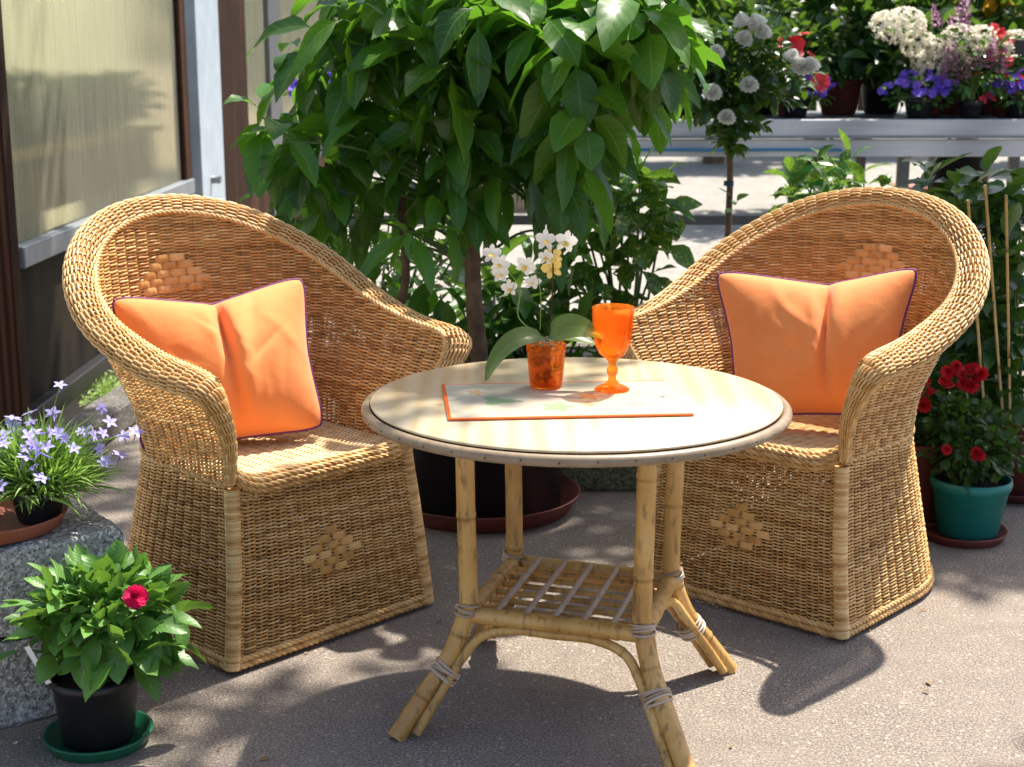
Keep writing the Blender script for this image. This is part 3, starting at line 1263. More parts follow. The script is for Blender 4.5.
    # front diamond
    mb = MB()

    def fnf(s, h, d):
        zz = .215 + h
        return np.array([s, fy(zz) - fc(zz) - .0055 - d, zz])
    motif(mb, fnf, (1, 2, 3, 4, 3, 2), .036, .043, .0175)
    mb.build('front_diamond', M['splint'], root)
    return root


chair = make_chair('tall back wicker armchair on the left, its seat facing right, beside the lilac flowers')
CH = [((-.397, 3.195), 46.0), ((.530, 3.361), -42.0)]
chair.location = (*CH[0][0], 0)
chair.rotation_euler = (0, 0, radians(CH[0][1]))
chair2 = copy_tree(chair)
chair2['label'] = 'tall back wicker armchair on the right, its seat facing left, behind the amber goblet'
chair2.location = (*CH[1][0], 0)
chair2.rotation_euler = (0, 0, radians(CH[1][1]))


# ------------------------------------------------------------------ cushions
def cushion(loc, yaw, tilt, label, seed, cu=.02, size=(.215, .205), roll=0, taper=.03):
    g = np.random.default_rng(seed)
    root = thing('cushion', label, 'cushion', loc, 0, 'orange cushions on the armchairs')
    root.rotation_euler = (tilt, roll, yaw)
    root.rotation_mode = 'XYZ'
    n = 61
    u = np.linspace(-1, 1, n)
    Ug, Vg = np.meshgrid(u, u, indexing='ij')
    w0, h0 = size

    def shape(sg):
        X = w0 * Ug * (1 - taper * (1 - Vg)) * (1 - .07 * (1 - Vg ** 2) + .03 * (np.abs(Ug * Vg)))
        cz = 1 - .07 * np.abs(Ug * Vg) ** 7
        X = X * cz
        Z = h0 * Vg * (1 - .05 * (1 - Ug ** 2)) * cz
        dip = np.clip(1 - np.abs(Ug - cu) / (1 + np.abs(cu)), 0, 1) ** 1.25
        Z = Z - .040 * dip * np.clip((Vg + .2) / 1.2, 0, 1) ** 1.4
        e = np.clip((1 - Ug ** 2), 0, 1) ** .55 * np.clip((1 - Vg ** 2), 0, 1) ** .55
        T = .088 * e
        if sg > 0:
            cr = cu + .05 * (1 - Vg) * .6
            T = T - (.030 * np.exp(-((Ug - cr) / .06) ** 2) + .030 * np.exp(-np.abs(Ug - cr - .02) / .03)) * e * np.clip((Vg + 1.1) / 1.6, 0, 1)
            T = T + .012 * np.exp(-((Ug - cr - .16) / .12) ** 2) * e
            for k in range(20):
                a = g.uniform(-.9, .9)
                ph = g.uniform(0, 6)
                x0, y0 = g.uniform(-.8, .8), g.uniform(-.8, .8)
                dd = (Ug - x0) * cos(a) + (Vg - y0) * sin(a)
                ll = -(Ug - x0) * sin(a) + (Vg - y0) * cos(a)
                T = T + .004 * np.exp(-(dd / g.uniform(.03, .08)) ** 2 - (ll / g.uniform(.15, .5)) ** 2) * e * (1 if k % 2 else -1)
        return np.stack([X, -sg * T, Z], -1)
    mb = MB()
    i, j = np.meshgrid(np.arange(n - 1), np.arange(n - 1), indexing='ij')
    F = np.stack([i * n + j, (i + 1) * n + j, (i + 1) * n + j + 1, i * n + j + 1], -1).reshape(-1, 4)
    front = shape(1)
    mb.add(front.reshape(-1, 3), F)
    mb.add(shape(-1).reshape(-1, 3), F[:, ::-1])
    mb.build('cover', M['orange_cloth'], root)
    f = front
    edge = np.vstack([f[:, -1], f[-1, ::-1], f[::-1, 0], f[0, :]])
    mb = MB()
    keep = [0]
    for k in range(1, len(edge)):
        if np.linalg.norm(edge[k] - edge[keep[-1]]) > .003: keep.append(k)
    mb.tube(edge[keep], .0034, 7, ref=(0, 1, 0), closed=False)
    mb.build('piping', M['purple_cord'], root)
    return root


cushion(W(222, 363, 3.42) + [0, 0, .0], radians(22), radians(-24), 'orange cushion with purple piping leaning in the left wicker armchair', 3, .0, (.228, .190), radians(-3), .035)
cushion(W(814, 341, 3.555), radians(-18), radians(-22), 'orange cushion with purple piping leaning in the right wicker armchair', 8, .12, (.246, .186), radians(-4.5), .13)

# ------------------------------------------------------------------ round rattan table
TC = np.array([.125, 2.875])
tb = thing('round_table', 'round rattan table with pale wooden top and lower cane shelf between the armchairs', 'table', (TC[0], TC[1], 0))
TT = .635
mb = MB()
mb.lathe([(.402, TT - .0045), (.4025, TT - .002), (.401, TT), (.001, TT)], 160)
mb.build('tabletop', M['tabletop'], tb)
mb = MB()
mb.lathe([(.001, TT - .022), (.398, TT - .022), (.4005, TT - .018), (.4005, TT - .0046), (.398, TT - .0042)], 160)
mb.build('underside', M['brown_wood'], tb)
mb = MB()
a = np.linspace(0, 2 * pi, 160, endpoint=False)
mb.tube(np.stack([.410 * np.cos(a), .410 * np.sin(a), a * 0 + TT - .0165], 1), .0110, 12, ref=(0, 0, 1), closed=True, tint=.8)
edge_o = mb.build('edge_band', None or rattan_mat('edge_cane', (.07, .04, .02), (.18, .12, .07), (.34, .26, .17)), tb)
mb = MB()
mb.tube([(-.003, 0, 0), (.001, 0, 0)], [.0022, .0018], 6)
nail = mb.build('nail', M['brown_leg'], edge_o)
for k in range(40):
    q = k * 2 * pi / 40 + .05
    nl = nail if k == 0 else nail.copy()
    if k: COL.objects.link(nl)
    nl.parent = edge_o
    nl.location = (.4205 * cos(q), .4205 * sin(q), TT - .016 + R.uniform(-.002, .002))
    nl.rotation_euler = (0, 0, q)
FO = [np.array(p) for p in ((-.35, -.187), (.2, -.36), (.343, .14), (-.2, .33))]
KZ = .245


def legpath(o, off=0.0):
    k = .60
    p = [(o[0] * .615, o[1] * .615, TT - .022), (o[0] * .61, o[1] * .61, .45), (o[0] * k, o[1] * k, .30), (o[0] * (k + .01), o[1] * (k + .01), .235),
         (o[0] * .70, o[1] * .70, .15), (o[0] * .86, o[1] * .86, .07), (o[0] * 1.0, o[1] * 1.0, .002)]
    return smooth_path(p, 90)


def cane(mb, P, r, sides=12, nodes=.17, seed=0, tintv=.5):
    seg = np.linalg.norm(np.diff(P, axis=0), axis=1)
    s = np.concatenate([[0], np.cumsum(seg)])
    rr = np.full(len(P), r)
    tt = np.full(len(P), .5)
    g = random.Random(seed)
    x = g.uniform(.04, nodes)
    while x < s[-1]:
        rr = rr + r * .10 * np.exp(-((s - x) / .004) ** 2) - r * .05 * np.exp(-((s - x - .008) / .005) ** 2)
        tt = tt - .22 * np.exp(-((s - x - .004) / .003) ** 2)
        x += nodes * g.uniform(.7, 1.3)
    mb.tube(P, rr, sides, tint=.5)
    mb.t[-1] = np.concatenate([np.repeat(tt, sides), [.5, .5]])


def resample(P, step=.004):
    P = np.asarray(P, float)
    s = np.concatenate([[0], np.cumsum(np.linalg.norm(np.diff(P, axis=0), axis=1))])
    q = np.linspace(0, s[-1], max(4, int(s[-1] / step)))
    return np.stack([np.interp(q, s, P[:, k]) for k in range(3)], 1)


def binding(parent, c, axis, r, n=4, wr=.0028, off=.002):
    mb = MB()
    axis = nrmz(axis)
    a0 = nrmz(np.cross(axis, [.3, .9, .2]))
    b0 = np.cross(axis, a0)
    for k in range(n):
        a = np.linspace(0, 2 * pi, 28, endpoint=False)
        sh = (k - (n - 1) / 2) * wr * 1.9
        P = np.asarray(c) + a0 * (np.cos(a) * (r + off * R.uniform(.6, 1)))[:, None] + b0 * (np.sin(a) * (r + off))[:, None] \
            + axis * (sh + .003 * np.sin(a + R.random() * 6))[:, None]
        mb.tube(P, wr, 6, closed=True, tint=R.random())
    mb.build('cane_binding', M['binding'], parent)


for i, o in enumerate(FO):
    P = resample(legpath(o))
    mb = MB()
    cane(mb, P, .0185, 14, .19, i + 2)
    lg = mb.build('leg', M['cane_leg'], tb)
    k = np.argmin(np.abs(P[:, 2] - .238))
    binding(lg, P[k], P[k + 4] - P[k - 4], .020, 4)
    k = np.argmin(np.abs(P[:, 2] - .118))
    binding(lg, P[k] + [-o[0] * .03, -o[1] * .03, 0], P[k + 4] - P[k - 4], .026, 5, .003)
for i in range(4):
    a, b = FO[i] * .60, FO[(i + 1) % 4] * .60
    A, B = np.array([*a, KZ - .018]), np.array([*b, KZ - .018])
    mb = MB()
    cane(mb, resample([A, B]), .0165, 12, .2, i + 9)
    mb.build('rail', M['cane_leg'], tb)
    # thin bent brace below each rail
    dn = (B - A) / np.linalg.norm(B - A)
    inw = nrmz(-np.array([*(a + b), 0]))
    fa_, fb_ = FO[i], FO[(i + 1) % 4]
    zb = KZ - .040
    p = [np.array([*(fa_ * .97), .012]) + dn * .030, np.array([*(fa_ * .84), .083]) + dn * .030, np.array([*(fa_ * .71), .150]) + dn * .030,
         np.array([*(fa_ * .645), .19]) + dn * .045, np.array([*(a), zb]) + dn * .095, (A + B) / 2 * [1, 1, 0] + [0, 0, zb],
         np.array([*(b), zb]) - dn * .095, np.array([*(fb_ * .645), .19]) - dn * .045,
         np.array([*(fb_ * .71), .150]) - dn * .030, np.array([*(fb_ * .84), .083]) - dn * .030, np.array([*(fb_ * .97), .012]) - dn * .030]
    mb = MB()
    cane(mb, smooth_path(p, 160), .0095, 10, .16, i + 20)
    mb.build('brace', M['cane_leg'], tb)
A, B, C_, D_ = [np.array([*(o * .60), KZ - .018]) for o in FO]      # front left, front right, back right, back left
for k in range(1, 6):
    t = k / 6
    p0, p1 = A * (1 - t) + B * t, D_ * (1 - t) + C_ * t
    mb = MB()
    cane(mb, resample([p0 + [0, 0, .012], p1 + [0, 0, .012]]), .0058, 8, .2, k)
    mb.build('shelf_rod', M['binding'], tb)
for k in range(1, 7):
    t = k / 7
    p0, p1 = A * (1 - t) + D_ * t, B * (1 - t) + C_ * t
    mb = MB()
    cane(mb, resample([p0, p1]), .0062, 8, .2, k + 30)
    mb.build('shelf_rod', M['cane_leg'], tb)


# ------------------------------------------------------------------ place mat
def mat_material():
    k = NT('printed_mat')
    tc = k.n('TexCoord')
    sx = k.n('SeparateXYZ')
    k.l(tc.outputs['UV'], sx.inputs[0])
    x, y = sx.outputs[0], sx.outputs[1]
    c = k.mix(k.noise(7, 3, tc.outputs['UV']), (.50, .45, .34), (.56, .52, .42))

    def blob(cx, cy, rx, ry, col, petals, s):
        nonlocal c
        dx = k.math('DIVIDE', k.math('SUBTRACT', x, cx), rx)
        dy = k.math('DIVIDE', k.math('SUBTRACT', y, cy), ry)
        r = k.math('SQRT', k.math('ADD', k.math('MULTIPLY', dx, dx), k.math('MULTIPLY', dy, dy)))
        an = k.math('ARCTAN2', dy, dx)
        lim = k.math('ADD', k.math('MULTIPLY', k.math('COSINE', k.math('MULTIPLY', an, petals)), .25), .75)
        m = k.math('LESS_THAN', r, lim)
        c = k.mix(k.math('MULTIPLY', m, min(1, s * 1.3)), c, tuple(q * .62 for q in col))
    blob(.14, .72, .045, .10, (.75, .48, .26), 5, .6)
    blob(.22, .47, .08, .13, (.34, .62, .30), 3, .6)
    blob(.46, .27, .075, .14, (.40, .68, .36), 5, .65)
    blob(.62, .55, .06, .10, (.80, .42, .20), 5, .65)
    blob(.60, .33, .04, .08, (.82, .50, .25), 4, .6)
    blob(.80, .30, .065, .09, (.45, .45, .48), 6, .5)
    blob(.84, .62, .035, .07, (.45, .5, .5), 4, .5)
    blob(.93, .5, .02, .04, (.3, .3, .3), 4, .6)
    blob(.10, .28, .05, .07, (.80, .62, .4), 4, .5)
    bord = k.math('MAXIMUM', k.math('LESS_THAN', x, .014), k.math('LESS_THAN', y, .03))
    bord = k.math('MAXIMUM', bord, k.math('GREATER_THAN', y, .982))
    c = k.mix(bord, c, (.78, .14, .03))
    k.base(c)
    k.set(Roughness=.22)
    return k.m


mb = MB()
crn = [W(448, 420, 2), W(695, 416, 2), W(640, 378, 2), W(433, 385, 2)]
G = []
for px, py in ((448, 420), (694, 415), (660, 380), (433, 386)):
    a_ = (px - 512) / 1500; b_ = (383.5 - py) / 1500
    dz = -sin(TILT) + b_ * cos(TILT); dy = cos(TILT) + b_ * sin(TILT)
    t_ = (TT + .003 - EYE) / dz
    G.append(np.array([a_ * t_, dy * t_]))
# true rectangle through the front edge
f0, f1 = G[0], G[1]
ed = (f1 - f0) / np.linalg.norm(f1 - f0)
pv = np.array([-ed[1], ed[0]])
dep = .5 * ((G[3] - f0).dot(pv) + (G[2] - f1).dot(pv))
wl = np.linalg.norm(f1 - f0)
print('mat', wl, dep, f0)
c0 = f0
n = 12
V, uv = [], []
for zz in (TT + .0045, TT + .0015):
    for j in range(2):
        for i in range(2):
            p = c0 + ed * wl * i + pv * dep * j
            V.append((p[0], p[1], zz)); uv.append((i, j))
mb.add(np.array(V), [(0, 1, 3, 2), (4, 6, 7, 5), (0, 4, 5, 1), (1, 5, 7, 3), (3, 7, 6, 2), (2, 6, 4, 0)], .5, np.array(uv, float))
mo = mb.build('place_mat', mat_material(), None, False)
tag(mo, 'pale laminated place mat with orange border and faint printed flowers on the table', 'place mat')
MT = TT + .0046


def onplane(px, py, z):
    a_ = (px - 512) / 1500; b_ = (383.5 - py) / 1500
    dz = -sin(TILT) + b_ * cos(TILT); dy = cos(TILT) + b_ * sin(TILT)
    t_ = (z - EYE) / dz
    return np.array([a_ * t_, dy * t_, z])


# ------------------------------------------------------------------ goblet
gp = onplane(612, 390, MT)
mb = MB()
H = .128
prof = [(.001, 0), (.026, 0), (.0275, .002), (.024, .005), (.012, .010), (.0065, .016), (.0055, .022), (.0085, .027), (.0088, .033), (.0055, .038), (.0062, .043), (.010, .048),
        (.020, .056), (.0275, .070), (.0305, .090), (.0318, .112), (.0325, H), (.0305, H), (.0298, .112), (.028, .090), (.0245, .071), (.017, .060), (.008, .055), (.001, .0535)]
mb.lathe(prof, 72, facets=(8, .018))
go = mb.build('goblet', M['orange_glass'])
go.location = tuple(gp)
go.scale = (1.27, 1.27, 1.32)
tag(go, 'amber orange pressed glass goblet standing on the place mat', 'goblet')

# ------------------------------------------------------------------ orchid in an orange glass
op = onplane(546, 387, MT)
orc = thing('orchid', 'small white and yellow orchid in a faceted orange glass on the table', 'potted orchid', tuple(op))
mb = MB()
mb.lathe([(.001, 0), (.0305, 0), (.032, .002), (.0395, .088), (.0395, .0895), (.0365, .0895), (.0298, .006), (.001, .006)], 60, facets=(10, .02))
mb.build('glass_pot', M['orange_glass'], orc)
mb = MB()
g = np.random.default_rng(4)
for k in range(70):
    a_ = g.random() * 6.28
    z_ = g.uniform(.012, .084)
    rr = g.random() ** .5 * (.022 + z_ * .07)
    L_ = g.uniform(.006, .014)
    mb.box((rr * cos(a_), rr * sin(a_), z_), (L_, L_ * .7, L_ * .6), g.random() * 6, bevel=.0015, tint=g.random())
mb.build('bark_chips', simple('bark_chips', (.10, .05, .02), .9, .6, 60, .4), orc)
mb = MB()
for k in range(9):
    a_ = k * .7
    P = smooth_path([(.005 * cos(a_), .005 * sin(a_), .098), (.03 * cos(a_), .02 * sin(a_), .10), (.032 * cos(a_ + 1), .025 * sin(a_ + 1), .088)], 10)
    mb.tube(P, .0018, 5)
mb.build('roots', simple('root', (.30, .32, .22), .7, .2), orc)
mb = MB()
leafset(mb, [(-.004, -.004, .100)], (-.75, -.45, .32), .175, .030, 2.1, .7, .22, 12, 0, .4, 'round', .0)
leafset(mb, [(.004, -.002, .100)], (.66, -.25, .62), .125, .036, 1.5, -.95, .2, 12, 0, .7, 'round', .0)
leafset(mb, [(.004, .008, .096)], (.8, -.1, .25), .10, .022, .9, -.5, .2, 10, 0, .2, 'round', .0)
mb.build('leaves', M['leaf_orchid'], orc)


def rel(px, py, dy=0.0):
    return W(px, py, op[1] + dy) - op


mb = MB()
st1 = smooth_path([(-.002, .004, .098), rel(519, 318), rel(520, 290), rel(508, 272), rel(494, 262)], 30)
mb.tube(st1, np.linspace(.0016, .0009, 30), 6)
mb.tube(smooth_path([st1[18], rel(512, 290), rel(505, 296)], 8), .0008, 5)
mb.tube(smooth_path([rel(540, 330), rel(541, 300), rel(538, 280), rel(530, 262)], 12), .001, 5)
mb.build('flower_stem', M['leaf_light'], orc)
mb = MB()
mb.tube(smooth_path([(.004, .0, .095), rel(552, 300), rel(553, 262), rel(551, 240)], 16), .0016, 6)
mb.build('support_stick', M['brown_wood'], orc)


def f_orchid(mb, r=.021):
    az = np.radians([90, 162, 18, 234, 306])
    D = np.stack([np.cos(az), np.sin(az), az * 0 + .12], 1)
    ww = np.array([.30, .46, .46, .30, .30]) * r
    leafset(mb, D * 0, D, r, ww, 0, pi / 2 * 0, .1, 6, 0, .8, 'round', .02)


tpl('orchid', f_orchid, 'p_white')
tpl('orchidy', f_orchid, 'p_yellow')


def f_lip(mb, r=.012):
    az = np.radians([270, 235, 305])
    D = np.stack([np.cos(az), np.sin(az), az * 0 + .9], 1)
    leafset(mb, D * 0 + np.array([0, 0, .001]), D, r, r * .3, .3, 0, .3, 5, 0, .8, 'round', .02)


tpl('lip', f_lip, 'p_yellow')
for (px, py, s, ky) in ((492, 254, 1, 0), (500, 264, 1, 0), (500, 274, .9, 0), (509, 288, .9, 0), (526, 265, 1.1, 0), (533, 283, .9, 0),
                        (545, 240, 1.1, 0), (566, 241, 1.15, 0), (552, 268, 1.1, 1), (553, 256, 1.0, 1), (546, 257, .8, 0)):
    o = bpy.data.objects.new('blossom', TPL['orchidyp_yellow' if ky else 'orchidp_white'])
    COL.objects.link(o)
    o.parent = orc
    o.location = tuple(rel(px, py, R.uniform(-.012, .012)))
    o.scale = (s, s, s)
    o.rotation_euler = (pi / 2 + R.gauss(-.2, .25), R.gauss(0, .25), R.gauss(0, .45))
    l = bpy.data.objects.new('lip', TPL['lipp_yellow'])
    COL.objects.link(l)
    l.parent = o
mb = MB()
for a_, b_ in (((545, 240), (566, 241)), ((552, 250), (545, 240)), ((552, 255), (546, 257)), ((552, 246), (566, 241))):
    mb.tube([rel(*a_), rel(*b_)], .0008, 5)
mb.build('flower_stem', M['leaf_light'], orc)


# ------------------------------------------------------------------ big leafy tree in black tub behind
def potted(name, label, cat, loc, r, h, potm, group=None, seg=48, rb=None, lip=.018):
    root = thing(name, label, cat, loc, 0, group)
    mb = MB()
    mb.lathe(pot_profile(r, h, rb, lip), seg)
    mb.build('pot', potm, root)
    mb = MB()
    mb.lathe(soil_profile(r, h), seg)
    mb.build('soil', M['soil'], root)
    return root


TB = np.array([-.085, 4.20, 0])
saucer(TB, .285, M['terracotta_dark'], 'large reddish brown saucer under the black tub behind the table', .055)
tree = potted('potted_tree', 'tall tree with large drooping glossy leaves in a black tub behind the table', 'potted tree', TB + [0, 0, .010], .255, .40, M['black_pot'], rb=.225)
TBz = TB + [0, 0, .010]
mb = MB()
Y0 = 4.2
trunk = smooth_path([(0, 0, .34), W(474, 300, 4.2) - TBz, W(472, 240, 4.19) - TBz, W(468, 190, 4.18) - TBz, W(485, 120, 4.2) - TBz, W(505, 60, 4.2) - TBz, W(500, -40, 4.25) - TBz], 60)
mb.tube(trunk, np.linspace(.026, .014, 60) + .0015 * np.sin(np.arange(60) * 1.7), 12)
mb.tube(smooth_path([trunk[2], W(405, 330, 4.3) - TBz, W(406, 270, 4.3) - TBz, W(400, 180, 4.3) - TBz], 20), .013, 8)
mb.build('trunk', M['bark'], tree)
clusters = [  # px, py, Y, n, length
    (320, 38, 4.1, 7, .22), (345, 20, 4.0, 8, .22), (300, 60, 4.2, 5, .20), (375, 5, 4.1, 8, .24), (400, -20, 4.0, 8, .24),
    (262, 118, 4.05, 6, .21), (285, 140, 4.0, 8, .21), (300, 128, 4.2, 6, .2), (335, 165, 4.1, 7, .22), (320, 215, 4.3, 7, .2),
    (350, 110, 4.2, 8, .22), (365, 62, 4.1, 8, .22), (395, 90, 4.3, 8, .22), (420, 35, 4.0, 9, .24), (450, 62, 3.95, 9, .24),
    (440, 100, 4.25, 8, .22), (470, 30, 4.1, 9, .24), (478, 5, 3.9, 8, .24), (520, 10, 4.0, 9, .25), (515, 60, 4.1, 9, .24),
    (545, 20, 3.9, 9, .25), (575, 45, 3.85, 9, .26), (560, 90, 4.1, 8, .25), (600, 15, 4.0, 9, .25), (610, 70, 4.05, 8, .24),
    (635, 5, 3.85, 8, .25), (648, 22, 3.8, 7, .24), (672, 22, 3.85, 8, .20), (620, -10, 4.0, 8, .25), (540, 120, 4.2, 8, .23),
    (500, 130, 4.3, 8, .22), (460, 150, 4.35, 8, .22), (420, 150, 4.3, 8, .22), (385, 170, 4.35, 8, .22), (350, 220, 4.45, 8, .2),
    (300, 175, 4.3, 7, .2), (410, 232, 3.80, 7, .19), (440, 280, 4.45, 7, .2), (380, 255, 4.5, 7, .2), (510, 290, 4.4, 7, .2),
    (570, 120, 3.95, 7, .24), (590, 160, 4.2, 5, .2), (660, 60, 4.1, 7, .22), (480, -30, 4.1, 9, .25), (560, -30, 4.1, 9, .25), (430, -30, 4.2, 9, .24),
    (640, -30, 4.1, 9, .24), (350, -30, 4.2, 8, .24), (560, 232, 4.1, 3, .13), (500, 95, 4.4, 8, .22), (330, 70, 4.4, 8, .2), (620, 105, 4.3, 6, .2),
    (668, -20, 4.0, 7, .2), (490, 165, 4.05, 7, .22), (455, 175, 4.0, 6, .2), (470, 120, 4.0, 7, .22), (520, 150, 4.05, 6, .22), (430, 120, 4.0, 6, .21), (380, 120, 4.05, 6, .2), (290, 205, 4.25, 6, .19), (445, 205, 4.0, 6, .2), (330, 195, 4.1, 6, .2), (560, 150, 3.95, 5, .22), (585, 110, 3.85, 6, .22), (370, 190, 4.15, 6, .19)]
mb = MB()
bb = MB()
for (px, py, Y, n_, L_) in clusters:
    C = W(px, py, Y) - TBz
    lit = (.45, 1.0) if (px > 540 and py < 120) else (.05, .75)  # sunlight painted in: upper right leaves get a paler tint
    if (px, py) == (410, 232):
        Dd = [(-.62, -.35, -.35), (.35, -.5, -.62), (.8, -.2, .25), (.75, -.1, -.02), (-.4, -.3, .35), (.0, -.8, -.5), (-.5, .2, -.7)]
        LL = [.20, .18, .15, .08, .09, .09, .12]
        for dd, l in zip(Dd, LL):
            leafset(mb, [C], dd, l, l * .20, .7, rng.normal(0, .2), .2, 10, .08, R.uniform(.55, .9))
    else:
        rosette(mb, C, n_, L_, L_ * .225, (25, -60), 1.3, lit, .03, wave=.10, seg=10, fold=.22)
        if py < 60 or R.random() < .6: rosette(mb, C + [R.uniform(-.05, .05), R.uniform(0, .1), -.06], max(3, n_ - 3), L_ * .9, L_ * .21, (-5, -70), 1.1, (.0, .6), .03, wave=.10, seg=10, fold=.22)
    i = int(np.argmin(np.linalg.norm(trunk - C - [0, 0, -.15], axis=1)))
    i = max(15, min(58, i))
    s0 = trunk[i]
    mid = s0 * .45 + C * .55 + [0, 0, .04]
    bb.tube(smooth_path([s0, mid, C], 14), np.linspace(.006, .0025, 14), 6)
arch = smooth_path([W(480, 182, 4.18) - TBz, W(505, 186, 4.1) - TBz, W(528, 202, 4.05) - TBz, W(540, 232, 4.0) - TBz], 20)
bb.tube(arch, np.linspace(.007, .004, 20), 7)
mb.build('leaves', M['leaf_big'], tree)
bb.build('branches', M['stem'], tree)


# ------------------------------------------------------------------ generic leafy plants
def leafy(name, label, cat, loc, r, h, potm, C, rad, n, L, Wd, lm, group=None, tips=14, pot=True, droop=.8, shell=.35, stemr=.004, **kw):
    """C is the crown centre relative to the plant's base"""
    if pot:
        root = potted(name, label, cat, loc, r, h, potm, group)
    else:
        root = thing(name, label, cat, loc, 0, group)
    mb = MB()
    cloud(mb, np.array(C), rad, n, L, Wd, droop=droop, shell=shell, **kw)
    mb.build('leaves', M[lm], root)
    mb = MB()
    tp = [np.array(C) + nrmz(rng.normal(size=3)) * np.array(rad) * .8 for _ in range(tips)]
    stems(mb, (0, 0, h * .85), tp, stemr, stemr * .5, spread=r * .3)
    mb.build('stems', M['stem'], root)
    return root


# spotted laurel right of the tree: branches with rosettes
def laurel(name, label, base, r, h, potm, tips, L, lm, n_=7, cat='shrub', wd=.19):
    base = np.array([*base[:2], 0.0])
    root = potted(name, label, cat, base, r, h, potm)
    mb = MB()
    sb = MB()
    for (px, py, Y) in tips:
        C = W(px, py, Y) - base
        rosette(mb, C, n_, L, L * wd, (55, -25), .8, (.1, .9), .02, wave=.1, seg=7)
        rosette(mb, C - [0, 0, .06], n_ - 1, L, L * wd, (25, -35), .9, (.0, .7), .03, wave=.1, seg=7)
        b = np.array([R.uniform(-.04, .04), R.uniform(-.04, .04), h * .85])
        sb.tube(smooth_path([b, b * .4 + C * .6 + [0, 0, .04], C], 12), np.linspace(.006, .003, 12), 6)
    mb.build('leaves', M[lm], root)
    sb.build('stems', M['stem'], root)
    return root


laurel('potted_laurel', 'yellow spotted laurel bush right of the big tree, behind the goblet', (.36, 4.75), .17, .27, M['black_pot'],
       [(585, 175, 4.7), (612, 165, 4.7), (640, 175, 4.65), (655, 190, 4.7), (600, 200, 4.6), (630, 205, 4.6), (665, 215, 4.7), (570, 215, 4.7), (595, 235, 4.6),
        (640, 240, 4.6), (560, 260, 4.7), (610, 265, 4.55), (650, 275, 4.6), (585, 290, 4.6), (625, 300, 4.6), (550, 300, 4.7), (600, 330, 4.6), (570, 180, 4.8), (625, 185, 4.85), (645, 215, 4.85)],
       .150, 'leaf_spot', 6, wd=.26)
laurel('potted_shrub', 'dark leafy shrub low between left armchair and the big tree', (-.42, 4.75), .17, .25, M['terracotta_dark'],
       [(300, 215, 4.8), (285, 235, 4.75), (325, 240, 4.7), (350, 260, 4.7), (375, 280, 4.65), (400, 300, 4.6), (320, 200, 4.8), (345, 230, 4.8), (370, 240, 4.8), (395, 250, 4.7), (425, 300, 4.6), (300, 255, 4.8),
        (360, 210, 4.9), (390, 215, 4.9), (415, 270, 4.8), (440, 255, 4.8), (455, 285, 4.8), (400, 235, 4.9), (430, 225, 4.9), (455, 235, 4.9)],
       .10, 'leaf_dark')
laurel('potted_shrub', 'dark long leaved shrub filling the space behind the orchid', (.10, 4.62), .15, .22, M['black_pot'],
       [(470, 300, 4.5), (495, 310, 4.5), (520, 300, 4.5), (540, 320, 4.5), (455, 325, 4.5), (500, 335, 4.4), (540, 345, 4.4), (580, 335, 4.45), (480, 330, 4.5), (430, 330, 4.45), (555, 290, 4.6), (560, 345, 4.4), (450, 345, 4.4), (500, 270, 4.6), (530, 275, 4.6), (515, 320, 4.5), (490, 350, 4.4), (520, 350, 4.4)],
       .15, 'leaf_mid', 6)

# low mossy concrete block by the tub
mb = rough_block((.60, .12, .10), 31, .003, 26)
o = mb.build('mossy_kerb', M['mossy'])
o.location = (.42, 4.42, .05)
tag(o, 'low mossy concrete kerb stone right of the large red saucer', 'kerb')

# right side climbers on canes
for i, (bx, by, lab, tips) in enumerate((
        (1.52, 4.40, 'tall climber tied to bamboo canes behind the red roses at the right edge',
         [(955, 195, 4.2), (985, 180, 4.2), (1010, 190, 4.2), (1000, 215, 4.2), (975, 235, 4.2), (1005, 250, 4.1), (990, 275, 4.1), (1015, 290, 4.1), (985, 310, 4.15), (1010, 330, 4.1),
          (990, 350, 4.1), (1015, 370, 4.1), (985, 380, 4.15), (1010, 400, 4.1), (1000, 230, 4.25), (1020, 225, 4.2), (1022, 345, 4.1)]),
        (1.12, 4.32, 'bushy dark green shrub behind the right armchair backrest',
         [(930, 180, 4.4), (945, 205, 4.4), (960, 225, 4.4), (975, 260, 4.35), (980, 300, 4.35), (960, 330, 4.35), (940, 360, 4.35), (975, 355, 4.3), (925, 195, 4.5), (970, 195, 4.5), (950, 385, 4.3), (915, 390, 4.3), (995, 330, 4.4), (1000, 290, 4.4), (965, 300, 4.4), (950, 345, 4.35), (985, 240, 4.4), (1005, 205, 4.4), (990, 400, 4.3), (970, 380, 4.35), (1010, 260, 4.4), (930, 400, 4.3)]))):
    o = laurel('potted_climber' if i == 0 else 'potted_shrub', lab, (bx, by), .165, .25, M['terracotta_dark'], tips, .115 if i == 0 else .135, 'leaf_dark', 7, 'climber' if i == 0 else 'shrub', .29)
    if i == 0:
        for (x0, x1) in (((985, 185), (1003, 420)), ((1006, 195), (1010, 420)), ((968, 200), (985, 420))):
            c = MB()
            b = np.array([bx, by, 0])
            c.tube([W(x0[0], x0[1], 4.0) - b, W(x1[0], x1[1], 4.05) - b], .004, 6)
            c.build('cane', M['cane'], o)
saucer((1.52, 4.40, .001), .20, M['terracotta_dark'], 'dark red saucer under the climber pot at the right edge', .03)

